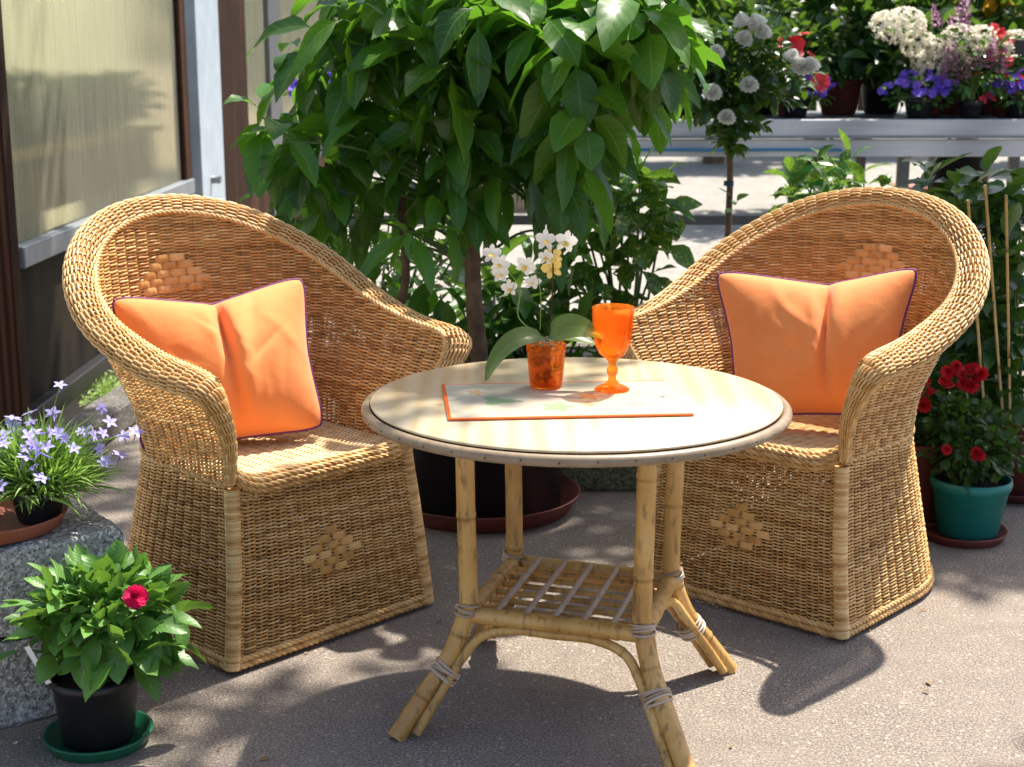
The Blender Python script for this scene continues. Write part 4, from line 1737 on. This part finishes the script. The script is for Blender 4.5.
# red flowering plant in terracotta pot
rp = np.array([1.12, 4.10, .010])
saucer((1.12, 4.10, 0), .155, M['terracotta_dark'], 'dark red saucer under the pot half hidden by the right armchair', .03)
o = leafy('potted_red_flower', 'red flowering plant in terracotta pot half hidden behind the right armchair', 'potted plant', rp, .145, .24, M['terracotta_dark'], (-.02, 0, .38), (.14, .13, .15), 260, .07, .02, 'leaf_dark')
put_flowers(o, 'red_doublep_red', [W(px, py, 3.93) - rp for px, py in ((905, 380), (915, 392), (925, 405), (912, 404), (925, 382), (905, 400), (932, 395), (918, 374), (908, 412))], (.8, 0), 1.25, jit=.4)
# teal pot with a small rose
tp_ = np.array([1.250, 3.93, .010])
saucer((1.250 - .015, 3.93, 0), .122, M['terracotta_dark'], 'dark red saucer under the teal pot', .026)
o = potted('potted_rose', 'small red rose bush in a teal pot on the ground right of the right armchair', 'potted rose', tp_, .106, .160, M['teal'], rb=.080, lip=.028)
mb = MB()
cloud(mb, (-.01, 0, .24), (.115, .11, .12), 520, .038, .0125, shell=.15, tintr=(.0, .9), seg=5)
cloud(mb, (-.05, 0, .33), (.08, .08, .06), 150, .036, .0125, shell=.15, tintr=(.0, .9), seg=5)
cloud(mb, (.10, 0, .23), (.06, .06, .05), 90, .036, .0125, shell=.15, tintr=(.2, 1), seg=5)
mb.build('leaves', M['leaf_dark'], o)
mb = MB()
stems(mb, (0, 0, .12), [(-.08, 0, .38), (-.04, .02, .4), (.02, 0, .36), (.1, 0, .28), (.05, -.04, .3), (-.1, -.02, .3), (0, -.05, .33)], .003, .0015, spread=.03)
mb.build('stems', M['stem'], o)
put_flowers(o, 'red_doublep_red', [W(px + 6, py, 3.83) - tp_ for px, py in ((938, 382), (948, 372), (955, 378), (962, 372), (970, 380), (945, 388), (958, 386), (968, 370), (976, 374), (950, 366), (965, 387), (941, 373),
                                                              (940, 450), (970, 452), (972, 457))], (.8, 0), 1.2, jit=.4)

# ------------------------------------------------------------------ dahlia in front left
dp = np.array([*(onplane(99, 742, 0)[:2]), .010])
saucer((dp[0], dp[1], 0), .104, M['green_plastic'], 'green plastic saucer under the pink dahlia pot', .026)
o = potted('potted_dahlia', 'pink dahlia with one bloom in a black pot in front of the stone blocks', 'potted dahlia', dp, .083, .135, M['black_pot'], rb=.068)
mb = MB()
cloud(mb, (.035, 0, .225), (.125, .12, .10), 230, .085, .026, shell=.35, tintr=(.2, .9), droop=1.2, low=-.35, wave=.12, seg=7)
cloud(mb, (.02, -.02, .275), (.12, .10, .075), 230, .055, .013, shell=.2, tintr=(.5, 1), droop=.4, low=0, wave=.12, seg=6)
leafset(mb, [(.10, -.03, .26), (.12, -.02, .25), (.09, -.06, .22), (.09, -.05, .18), (-.12, -.05, .2)], [(1, -.1, .15), (.8, -.4, .3), (.5, -.8, 0), (.6, -.6, -.3), (-.8, -.4, -.2)],
        [.10, .08, .09, .10, .10], [.021, .02, .024, .026, .026], [.7, .6, 1, 1, 1], 0, .2, 8, .1, [.8, .9, .5, .4, .3])
mb.build('leaves', M['leaf_dahlia'], o)
mb = MB()
stems(mb, (0, 0, .115), [(.10, -.03, .26), (.05, -.04, .33), (-.08, 0, .28), (-.04, .05, .3), (.02, .04, .3), (.0, -.08, .26), (-.1, -.05, .2), (.09, -.05, .19), (.06, -.05, .32)], .004, .002, spread=.03)
mb.build('stems', M['stem'], o)
fl = W(136, 598, dp[1] - .08) - dp
put_flowers(o, 'dahliap_pink', [fl], (.9, .1), 1.15, jit=.05)
mb = MB()
mb.box((0, 0, 0), (.010, .002, .085), bevel=0, tilt=.15)
lb = mb.build('plant_tag', M['white_label'], o, False)
lb.location = tuple(W(38, 665, dp[1] - .09) - dp)
lb.rotation_euler = (0, radians(-22), 0)

# ------------------------------------------------------------------ lilac star flowers on the block
bp = np.array([*(onplane(2, 527, BLOCK_TOP)[:2]), BLOCK_TOP])
saucer((bp[0] - .015, bp[1], BLOCK_TOP), .145, M['terracotta'], 'terracotta saucer on top of the granite blocks holding the lilac flowers', .032)


def lilac(loc, r, h, C, rad, n, nf, label, flw):
    o = potted('potted_star_flower', label, 'potted plant', loc, r, h, M['black_pot'], 'lilac star flowers on the stone blocks', rb=r * .8)
    mb = MB()
    d = nrmz(rng.normal(size=(n, 3)) + np.array([0, 0, .5]))
    d[:, 2] = np.abs(d[:, 2])
    P = np.array([0, 0, h * .9]) + d * (rng.random(n) ** .7)[:, None] * np.array(rad) * .75 + np.array(C) * [1, 1, 0]
    leafset(mb, P, d + rng.normal(0, .3, (n, 3)) + [0, 0, .3], rng.uniform(.05, .10, n), rng.uniform(.0025, .0045, n), rng.uniform(0, 1, n), rng.normal(0, .6, n), tint=rng.uniform(0, 1, n), seg=5, shape='grass')
    mb.build('leaves', M['leaf_light'], o)
    pts = []
    mb = MB()
    for k in range(nf):
        dd = nrmz(np.array([R.gauss(.1, .8), R.gauss(0, .6), R.uniform(.45, 1.2)]))
        p = np.array([0, 0, h * .9]) + np.array(C) * [1, 1, 0] + dd * np.array(rad) * R.uniform(.95, 1.3)
        pts.append(p)
    pts += [np.array(q) for q in flw]
    stems(mb, (0, 0, h * .88), pts, .0014, .0009, spread=r * .7, n=8)
    mb.build('stems', M['leaf_light'], o)
    put_flowers(o, 'starp_lilac', pts, (.5, .2), 1.1, jit=.5)
    return o


lp = np.array([*(onplane(40, 524, BLOCK_TOP)[:2]), BLOCK_TOP + .010])
lilac(lp, .053, .066, (.0, 0, 0), (.15, .12, .125), 1500, 62, 'lilac star flowers in a small black pot, right of the two on the terracotta saucer',
      [W(px, py, lp[1]) - lp for px, py in ((136, 432), (124, 436), (110, 422), (102, 408), (120, 455), (60, 385))])
mb = MB()
mb.box((0, 0, 0), (.022, .001, .014), tilt=.2)
lb = mb.build('pot_label', M['white_label'], bpy.data.objects['potted_star_flower'], False)
lb.location = (.004, -.054, .060)
lp2 = bp + [-.085, .03, .010]
lilac(lp2, .047, .062, (0, 0, 0), (.13, .12, .14), 700, 26, 'lilac star flowers in a small black pot, cut by the left picture edge', [])

# ------------------------------------------------------------------ flower bench behind
BY = 6.2
zt = W(600, 119, BY)[2]
zl = W(600, 157, BY)[2]
bx0, bx1 = W(296, 119, BY)[0], W(1100, 119, BY)[0]
bench = thing('flower_bench', 'long weathered grey display bench carrying flower pots behind the chairs', 'display bench', ((bx0 + bx1) / 2, BY, 0))
bw = bx1 - bx0
mb = MB()
mb.box((0, .45, zt - .012), (bw, .9, .020), bevel=.002)
mb.build('bench_top', M['dark_metal'], bench, False)
mb = MB()
hz = (zt - zl)
mb.box((0, 0, zt - hz * .25), (bw, .03, hz * .48), bevel=.004)
mb.build('front_board', M['grey_board'], bench, False)
mb = MB()
mb.box((0, .012, zt - hz * .75 - .002), (bw, .03, hz * .46), bevel=.004)
mb.build('front_board', M['grey_board'], bench, False)
mb = MB()
mb.box((0, -.014, zt - hz * .47), (bw, .012, .012), bevel=.002)
mb.build('trim_strip', M['metal'], bench, False)
zb = W(600, 232, BY)[2]
mb = MB()
mb.box((0, .45, zb), (bw, .04, .04), bevel=.003)
mb.build('lower_rail', M['dark_metal'], bench, False)
for xx in (-bw / 2 + .06, W(488, 200, BY)[0] - (bx0 + bx1) / 2, W(905, 200, BY)[0] - (bx0 + bx1) / 2, bw / 2 - .06):
    for yy in (.06, .84):
        mb = MB()
        mb.box((xx, yy, zl / 2 + .01), (.045, .045, zl + .02), bevel=.003)
        mb.build('leg', M['dark_metal'], bench, False)
mb = MB()
hp = [W(px, 150 - .2 * math.sin(px * .05), BY - .012) - np.array([(bx0 + bx1) / 2, BY, 0]) for px in range(470, 848, 12)]
mb.tube(hp, .006, 6)
ho = mb.build('garden_hose', M['hose'])
ho.location = bench.location
tag(ho, 'thin blue hose running along the front board of the flower bench', 'hose')


def bpos(px, dy=.25):
    p = W(px, 119, BY + dy)
    return np.array([p[0], BY + dy, zt + .0])


purp = [(325, .15, .14, 'left end of the bench'), (672, .18, .13, 'bench left of the white rose'), (795, .2, .15, 'bench behind the white rose'),
        (918, .12, .15, 'bench below the white hydrangea'), (1018, .15, .13, 'right picture edge on the bench')]
for px, dy, rad, where in purp:
    b = bpos(px, dy)
    o = leafy('potted_bellflower', 'low purple bellflowers in a dark pot, at the ' + where, 'potted plant', b, .06, .08, M['black_pot'], (0, 0, .10), (rad, .12, .08), 170, .035, .012, 'leaf_mid', 'purple bellflowers on the bench', seg=5)
    pts = []
    for k in range(64):
        dd = nrmz(np.array([R.gauss(0, .8), R.gauss(-.5, .5), R.uniform(-.1, 1)]))
        pts.append(np.array([0, 0, .10]) + dd * np.array([rad, .13, .09]) * R.uniform(.9, 1.1))
    put_flowers(o, 'bellp_purple', pts, (.7, 0), 1.5, jit=.5)
put_flowers(bpy.data.objects['potted_bellflower'], 'yellowp_yellow', [W(346, 78, BY) - bpos(325, .15)], scale=1.4)

# tall dark leafy pots on the bench
darks = [(690, .45, .20, .30, 'leaf_far', 'left of the white rose crown'), (760, .55, .24, .34, 'leaf_far', 'behind the white rose crown'), (838, .50, .20, .36, 'leaf_dark', 'right of the coral flowers'),
         (880, .62, .22, .36, 'leaf_far', 'behind the white hydrangea'), (950, .6, .24, .34, 'leaf_dark', 'behind the mauve flower spikes'), (1015, .55, .22, .32, 'leaf_far', 'at the right end'),
         (400, .5, .22, .3, 'leaf_far', 'behind the big tree, left one'), (520, .5, .22, .3, 'leaf_far', 'behind the big tree, right one'), (610, .55, .22, .32, 'leaf_far', 'behind the laurel')]
for px, dy, rad, hh, lm, where in darks:
    b = bpos(px, dy)
    leafy('potted_foliage', 'tall dark green foliage plant on the bench ' + where, 'potted plant', b, .10, .15, M['terracotta_dark'] if lm == 'leaf_dark' else M['black_pot'], (0, 0, hh), (rad, .18, .27), 420, .11, .03, lm,
          'dark foliage plants on the bench', seg=6)

# coral flowering plant
b = bpos(792, .25)
o = leafy('potted_begonia', 'coral red flowering plant on the bench behind the white rose', 'potted plant', b, .08, .12, M['terracotta_dark'], (0, 0, .25), (.17, .12, .16), 260, .06, .02, 'leaf_dark')
put_flowers(o, 'coralp_coral', [W(px, py, BY + .10) - b for px, py in ((790, 38), (796, 45), (788, 50), (783, 56), (766, 55), (752, 48), (812, 58), (795, 52), (820, 82), (795, 72), (716, 48), (738, 50), (800, 36), (778, 45), (740, 66))], (.7, 0), 1.8, jit=.5)

# hydrangea
b = bpos(922, .3)
o = leafy('potted_hydrangea', 'creamy white hydrangea heads in a pot on the bench', 'potted hydrangea', b, .09, .13, M['terracotta_dark'], (0, 0, .24), (.24, .14, .16), 170, .12, .042, 'leaf_dark')
put_flowers(o, 'headp_cream', [W(px, py, BY + .12) - b for px, py in ((890, 28), (905, 24), (918, 44), (938, 48), (928, 62), (930, 72), (976, 45), (960, 40), (1012, 45), (950, 58))], (.5, 0), 1.2, 'flower_head', jit=.3)
# mauve spikes
b = bpos(970, .12)
o = leafy('potted_spike_flower', 'mauve flower spikes in a pot on the bench, in front of the hydrangea', 'potted plant', b, .05, .07, M['black_pot'], (0, 0, .2), (.14, .1, .13), 160, .07, .013, 'leaf_mid')
spk = [(938, 28), (952, 28), (963, 25), (968, 34), (948, 72), (953, 84), (964, 80), (976, 72), (992, 60), (952, 62), (986, 70), (1000, 75), (944, 90)]
pts = [W(px, py, BY + .04) - b for px, py in spk]
put_flowers(o, 'spikep_mauve', pts, (0, 0), 1.3, 'flower_spike', jit=.15)
mb = MB()
stems(mb, (0, 0, .08), pts, .002, .0015)
mb.build('flower_stems', M['leaf_light'], o)
# red-pink snapdragon like flowers at right
b = bpos(1005, .25)
o = leafy('potted_red_spike', 'bright red flowering plant at the right end of the bench', 'potted plant', b, .07, .1, M['terracotta_dark'], (0, 0, .22), (.13, .1, .15), 160, .07, .018, 'leaf_dark')
put_flowers(o, 'coralp_coral', [W(1000 + R.uniform(-11, 11), 28 + k * 2.6, BY + .12) - b for k in range(14)] + [W(px, py, BY + .1) - b for px, py in ((1004, 78), (990, 98), (982, 100), (1015, 82), (1020, 78), (978, 75))], (.8, 0), 1.15, jit=.6)
# yellow-orange canna leaf at the top right
b = bpos(985, .6)
o = thing('canna_plant', 'tall plant with big orange yellow leaves above the right end of bench', 'potted plant', b)
mb = MB()
leafset(mb, [W(950, 5, BY + .5) - b, W(985, 25, BY + .5) - b, W(1010, 20, BY + .5) - b, W(975, 15, BY + .5) - b], [(.7, -.3, .5), (.1, -.4, .8), (.5, 0, .4), (.8, -.2, .5)], [.3, .25, .3, .22], [.05, .045, .05, .04], [1.5, .8, 1.5, 1], 0, .2, 9, .1, [.3, .8, .1, .9])
mb.build('leaves', M['leaf_yellow'], o)
mb = MB()
mb.tube([(0, 0, .0), W(985, 25, BY + .5) - b], .012, 8)
mb.tube([(0, .0, .0), W(960, 8, BY + .5) - b], .010, 8)
mb.build('stalk', simple('stalk', (.30, .04, .03), .5), o)
mb = MB()
mb.lathe(pot_profile(.1, .16), 30)
mb.build('pot', M['terracotta_dark'], o)

# small price card
mb = MB()
mb.box((0, 0, 0), (.05, .003, .06), bevel=.001)
o = mb.build('price_card', M['black_pot'], None, False)
o.location = tuple(W(1021, 47, BY + .02))
tag(o, 'small black card standing among the flowers at the right end', 'card')

# white standard rose in front of bench
rb_ = np.array([W(730, 230, 5.0)[0], 5.0, 0])
o = potted('standard_rose', 'white standard rose on a thin stem behind the right armchair', 'potted rose', rb_, .14, .22, M['black_pot'])
mb = MB()
mb.tube(smooth_path([(0, 0, .19), W(728, 240, 5.0) - rb_, W(730, 180, 5.0) - rb_, W(729, 140, 5.0) - rb_], 20), .011, 8)
mb.build('trunk', M['bark'], o)
mb = MB()
mb.tube([W(728.5, 186, 5) - rb_, W(729, 181, 5) - rb_], .017, 10)
mb.build('plant_tie', M['tie'], o)
mb = MB()
for (px, py, rx, rz, n_) in ((745, 70, .17, .17, 420), (785, 78, .10, .06, 110), (715, 95, .13, .10, 200), (735, 118, .09, .06, 130), (700, 60, .10, .10, 130), (748, 45, .11, .08, 130), (730, 140, .03, .06, 60)):
    cloud(mb, W(px, py, 5.0) - rb_, (rx, .15, rz), n_, .06, .018, tintr=(0, .8), shell=.2, seg=5)
mb.build('leaves', M['leaf_dark'], o)
mb = MB()
stems(mb, W(729, 140, 5) - rb_, [W(px, py, 5) - rb_ for px, py in ((745, 60), (780, 60), (712, 95), (700, 60), (750, 30), (733, 90))], .006, .003, spread=.0)
mb.build('branches', M['stem'], o)
put_flowers(o, 'rose_doublep_white', [W(px, py, 4.83) - rb_ for px, py in ((743, 26), (759, 27), (742, 42), (763, 36), (712, 95), (749, 88), (726, 120), (790, 60), (800, 70), (811, 70), (716, 55))], (.65, 0), 1.75, jit=.25, svar=.1)
put_flowers(o, 'rose_doublep_white', [W(px, py, 4.9) - rb_ for px, py in ((664, 90), (668, 62), (673, 72), (665, 45))], (.6, 0), 1.2, jit=.3)
mb = MB()
rosette(mb, W(735, 205, 4.95) - rb_, 4, .08, .02, (50, 10), .5, (.3, .9), seg=6)
mb.build('leaves', M['leaf_mid'], o)

# spotted laurel just behind right armchair top
laurel('potted_laurel', 'yellow spotted laurel peeking over the right armchair backrest', (.98, 5.2), .16, .24, M['bright_green'],
       [(790, 180, 5.2), (815, 168, 5.1), (840, 175, 5.2), (865, 190, 5.1), (805, 195, 5.1), (850, 165, 5.3), (880, 195, 5.1), (830, 195, 5.1), (860, 178, 5.3)], .13, 'leaf_spot', 6)

# ------------------------------------------------------------------ things far behind on the pavement
o = leafy('potted_tree', 'bushy tree in a black tub on a red saucer beyond the bench', 'potted tree', (3.85, 13.0, .012), .30, .5, M['black_pot'], (0, 0, 1.6), (1.1, .8, .9), 1500, .22, .06, 'leaf_far', tips=10, stemr=.02, seg=5)
saucer((3.85, 13.0, .005), .42, M['terracotta'], 'wide terracotta saucer under the black tub beyond the bench', .07)
saucer((4.0, 14.2, .005), .42, M['terracotta'], 'terracotta saucer further back beyond the bench, without a pot', .07)
o = leafy('potted_tree', 'bushy tree in a bright green tub beyond the bench', 'potted tree', (2.45, 12.2, .005), .27, .42, M['bright_green'], (0, 0, 1.6), (1.0, .8, .9), 1500, .22, .06, 'leaf_far', tips=10, stemr=.02, seg=5)
for i, (px, wd_) in enumerate(((462, .42), (505, .40), (545, .36), (590, .40))):
    mb = rough_block((wd_, .35, .36), 50 + i, .004, 14)
    o = mb.build('planter_block', M['tan_block'])
    p = W(px, 195, 12.6)
    o.location = (p[0], 12.6, .184)
    tag(o, 'tan stone block on the far pavement, ' + ['first', 'second', 'third', 'fourth'][i] + ' from the left in its row', 'stone block', 'tan blocks in a row beyond the bench')

# trees far behind
for i, (x, y, s, tn) in enumerate(((-2.6, 17, 1.0, 'leftmost of the far trees, behind the greenhouse corner'), (.2, 19, 1.1, 'second far tree from the left, behind the potted tree'), (2.4, 18, 1.0, 'third far tree from the left, behind the white rose'),
                                   (4.6, 20, 1.15, 'fourth far tree from the left, behind the hydrangea'), (7.2, 18, 1.1, 'rightmost of the far trees beyond the bench'))):
    t = thing('tree', 'broad leafy green tree, ' + tn, 'tree', (x, y, 0), 0, 'trees far beyond the bench')
    mb = MB()
    mb.tube(smooth_path([(0, 0, 0), (.05, 0, .8), (-.03, .05, 1.8), (.1, 0, 2.8)], 14), np.linspace(.14, .06, 14), 9)
    for k in range(7):
        a_ = k * .9
        mb.tube(smooth_path([(0, 0, 1 + .15 * k), (.4 * cos(a_), .4 * sin(a_), 1.5 + .15 * k), (1.0 * cos(a_), .9 * sin(a_), 2.0 + .15 * k)], 8), np.linspace(.05, .02, 8), 6)
    mb.build('trunk', M['bark'], t)
    mb = MB()
    for k in range(9):
        a_ = k * 2.4
        rr = .9 * (k / 9) ** .5
        cloud(mb, (rr * cos(a_) * 1.1, rr * sin(a_) * .8, 1.15 + .23 * k), (.75 * s, .6 * s, .5 * s), 420, .26, .075, shell=.35, tintr=(0, 1), seg=4)
    mb.build('crown', M['leaf_far'], t)

# unseen tree added beyond the right edge: leaf clumps placed to shade the ground
t = thing('tree', 'unseen leafy tree added beyond the right edge to dapple the ground with shade', 'tree', (3.1, 5.75, 0))
mb = MB()
mb.tube(smooth_path([(0, 0, 0), (.03, 0, 1.2), (-.1, 0, 2.3), (-.5, 0, 3.2)], 24), np.linspace(.11, .06, 24), 10)
for k in range(8):
    a_ = k * .8
    mb.tube(smooth_path([(-.3, 0, 2.8), (-.9 + .3 * cos(a_), .3 * sin(a_), 3.2), (-1.3 + 1.0 * cos(a_), .55 * sin(a_), 3.6 + .1 * (k % 3))], 9), np.linspace(.04, .012, 9), 6)
mb.build('trunk', M['bark'], t)
mb = MB()
for (cx_, cy_) in ((-3.4, .35), (-3.0, .2), (-2.6, .45), (-3.2, .6), (-3.3, .0), (-3.0, -.15), (-2.7, .1), (-3.55, .5), (-3.7, .15), (-2.3, -1.6), (-2.1, -1.3), (-1.2, -2.2), (-.7, -1.9), (-.3, -1.35), (-.6, -1.7), (-1.0, -1.85)):
    cloud(mb, (cx_, cy_, 3.6 + R.uniform(-.2, .2)), (.30, .22, .2), 110, .12, .036, shell=.1, seg=4)
for k in range(16):
    cloud(mb, (-1.35 + R.uniform(-1.15, 1.2), -.30 + R.uniform(-.17, .17), 3.6 + R.uniform(-.12, .12)), (.42, .2, .2), 170, .13, .04, shell=.15, seg=4)
mb.build('crown', M['leaf_far'], t)

mb = MB()
n = 46
P = np.stack([rng.uniform(-1.0, 1.7, n), rng.uniform(2.5, 4.2, n), np.full(n, .004)], 1)
an = rng.random(n) * 6.28
leafset(mb, P, np.stack([np.cos(an), np.sin(an), an * 0 + .08], 1), rng.uniform(.008, .024, n), rng.uniform(.002, .006, n), .3, rng.normal(0, .3, n), tint=rng.random(n), seg=5)
lo = mb.build('fallen_leaves', simple('dry_leaf', (.26, .15, .06), .8, .5, 8))
tag(lo, 'small dry leaves and bits scattered over the rough asphalt', 'leaf litter', kind='stuff')
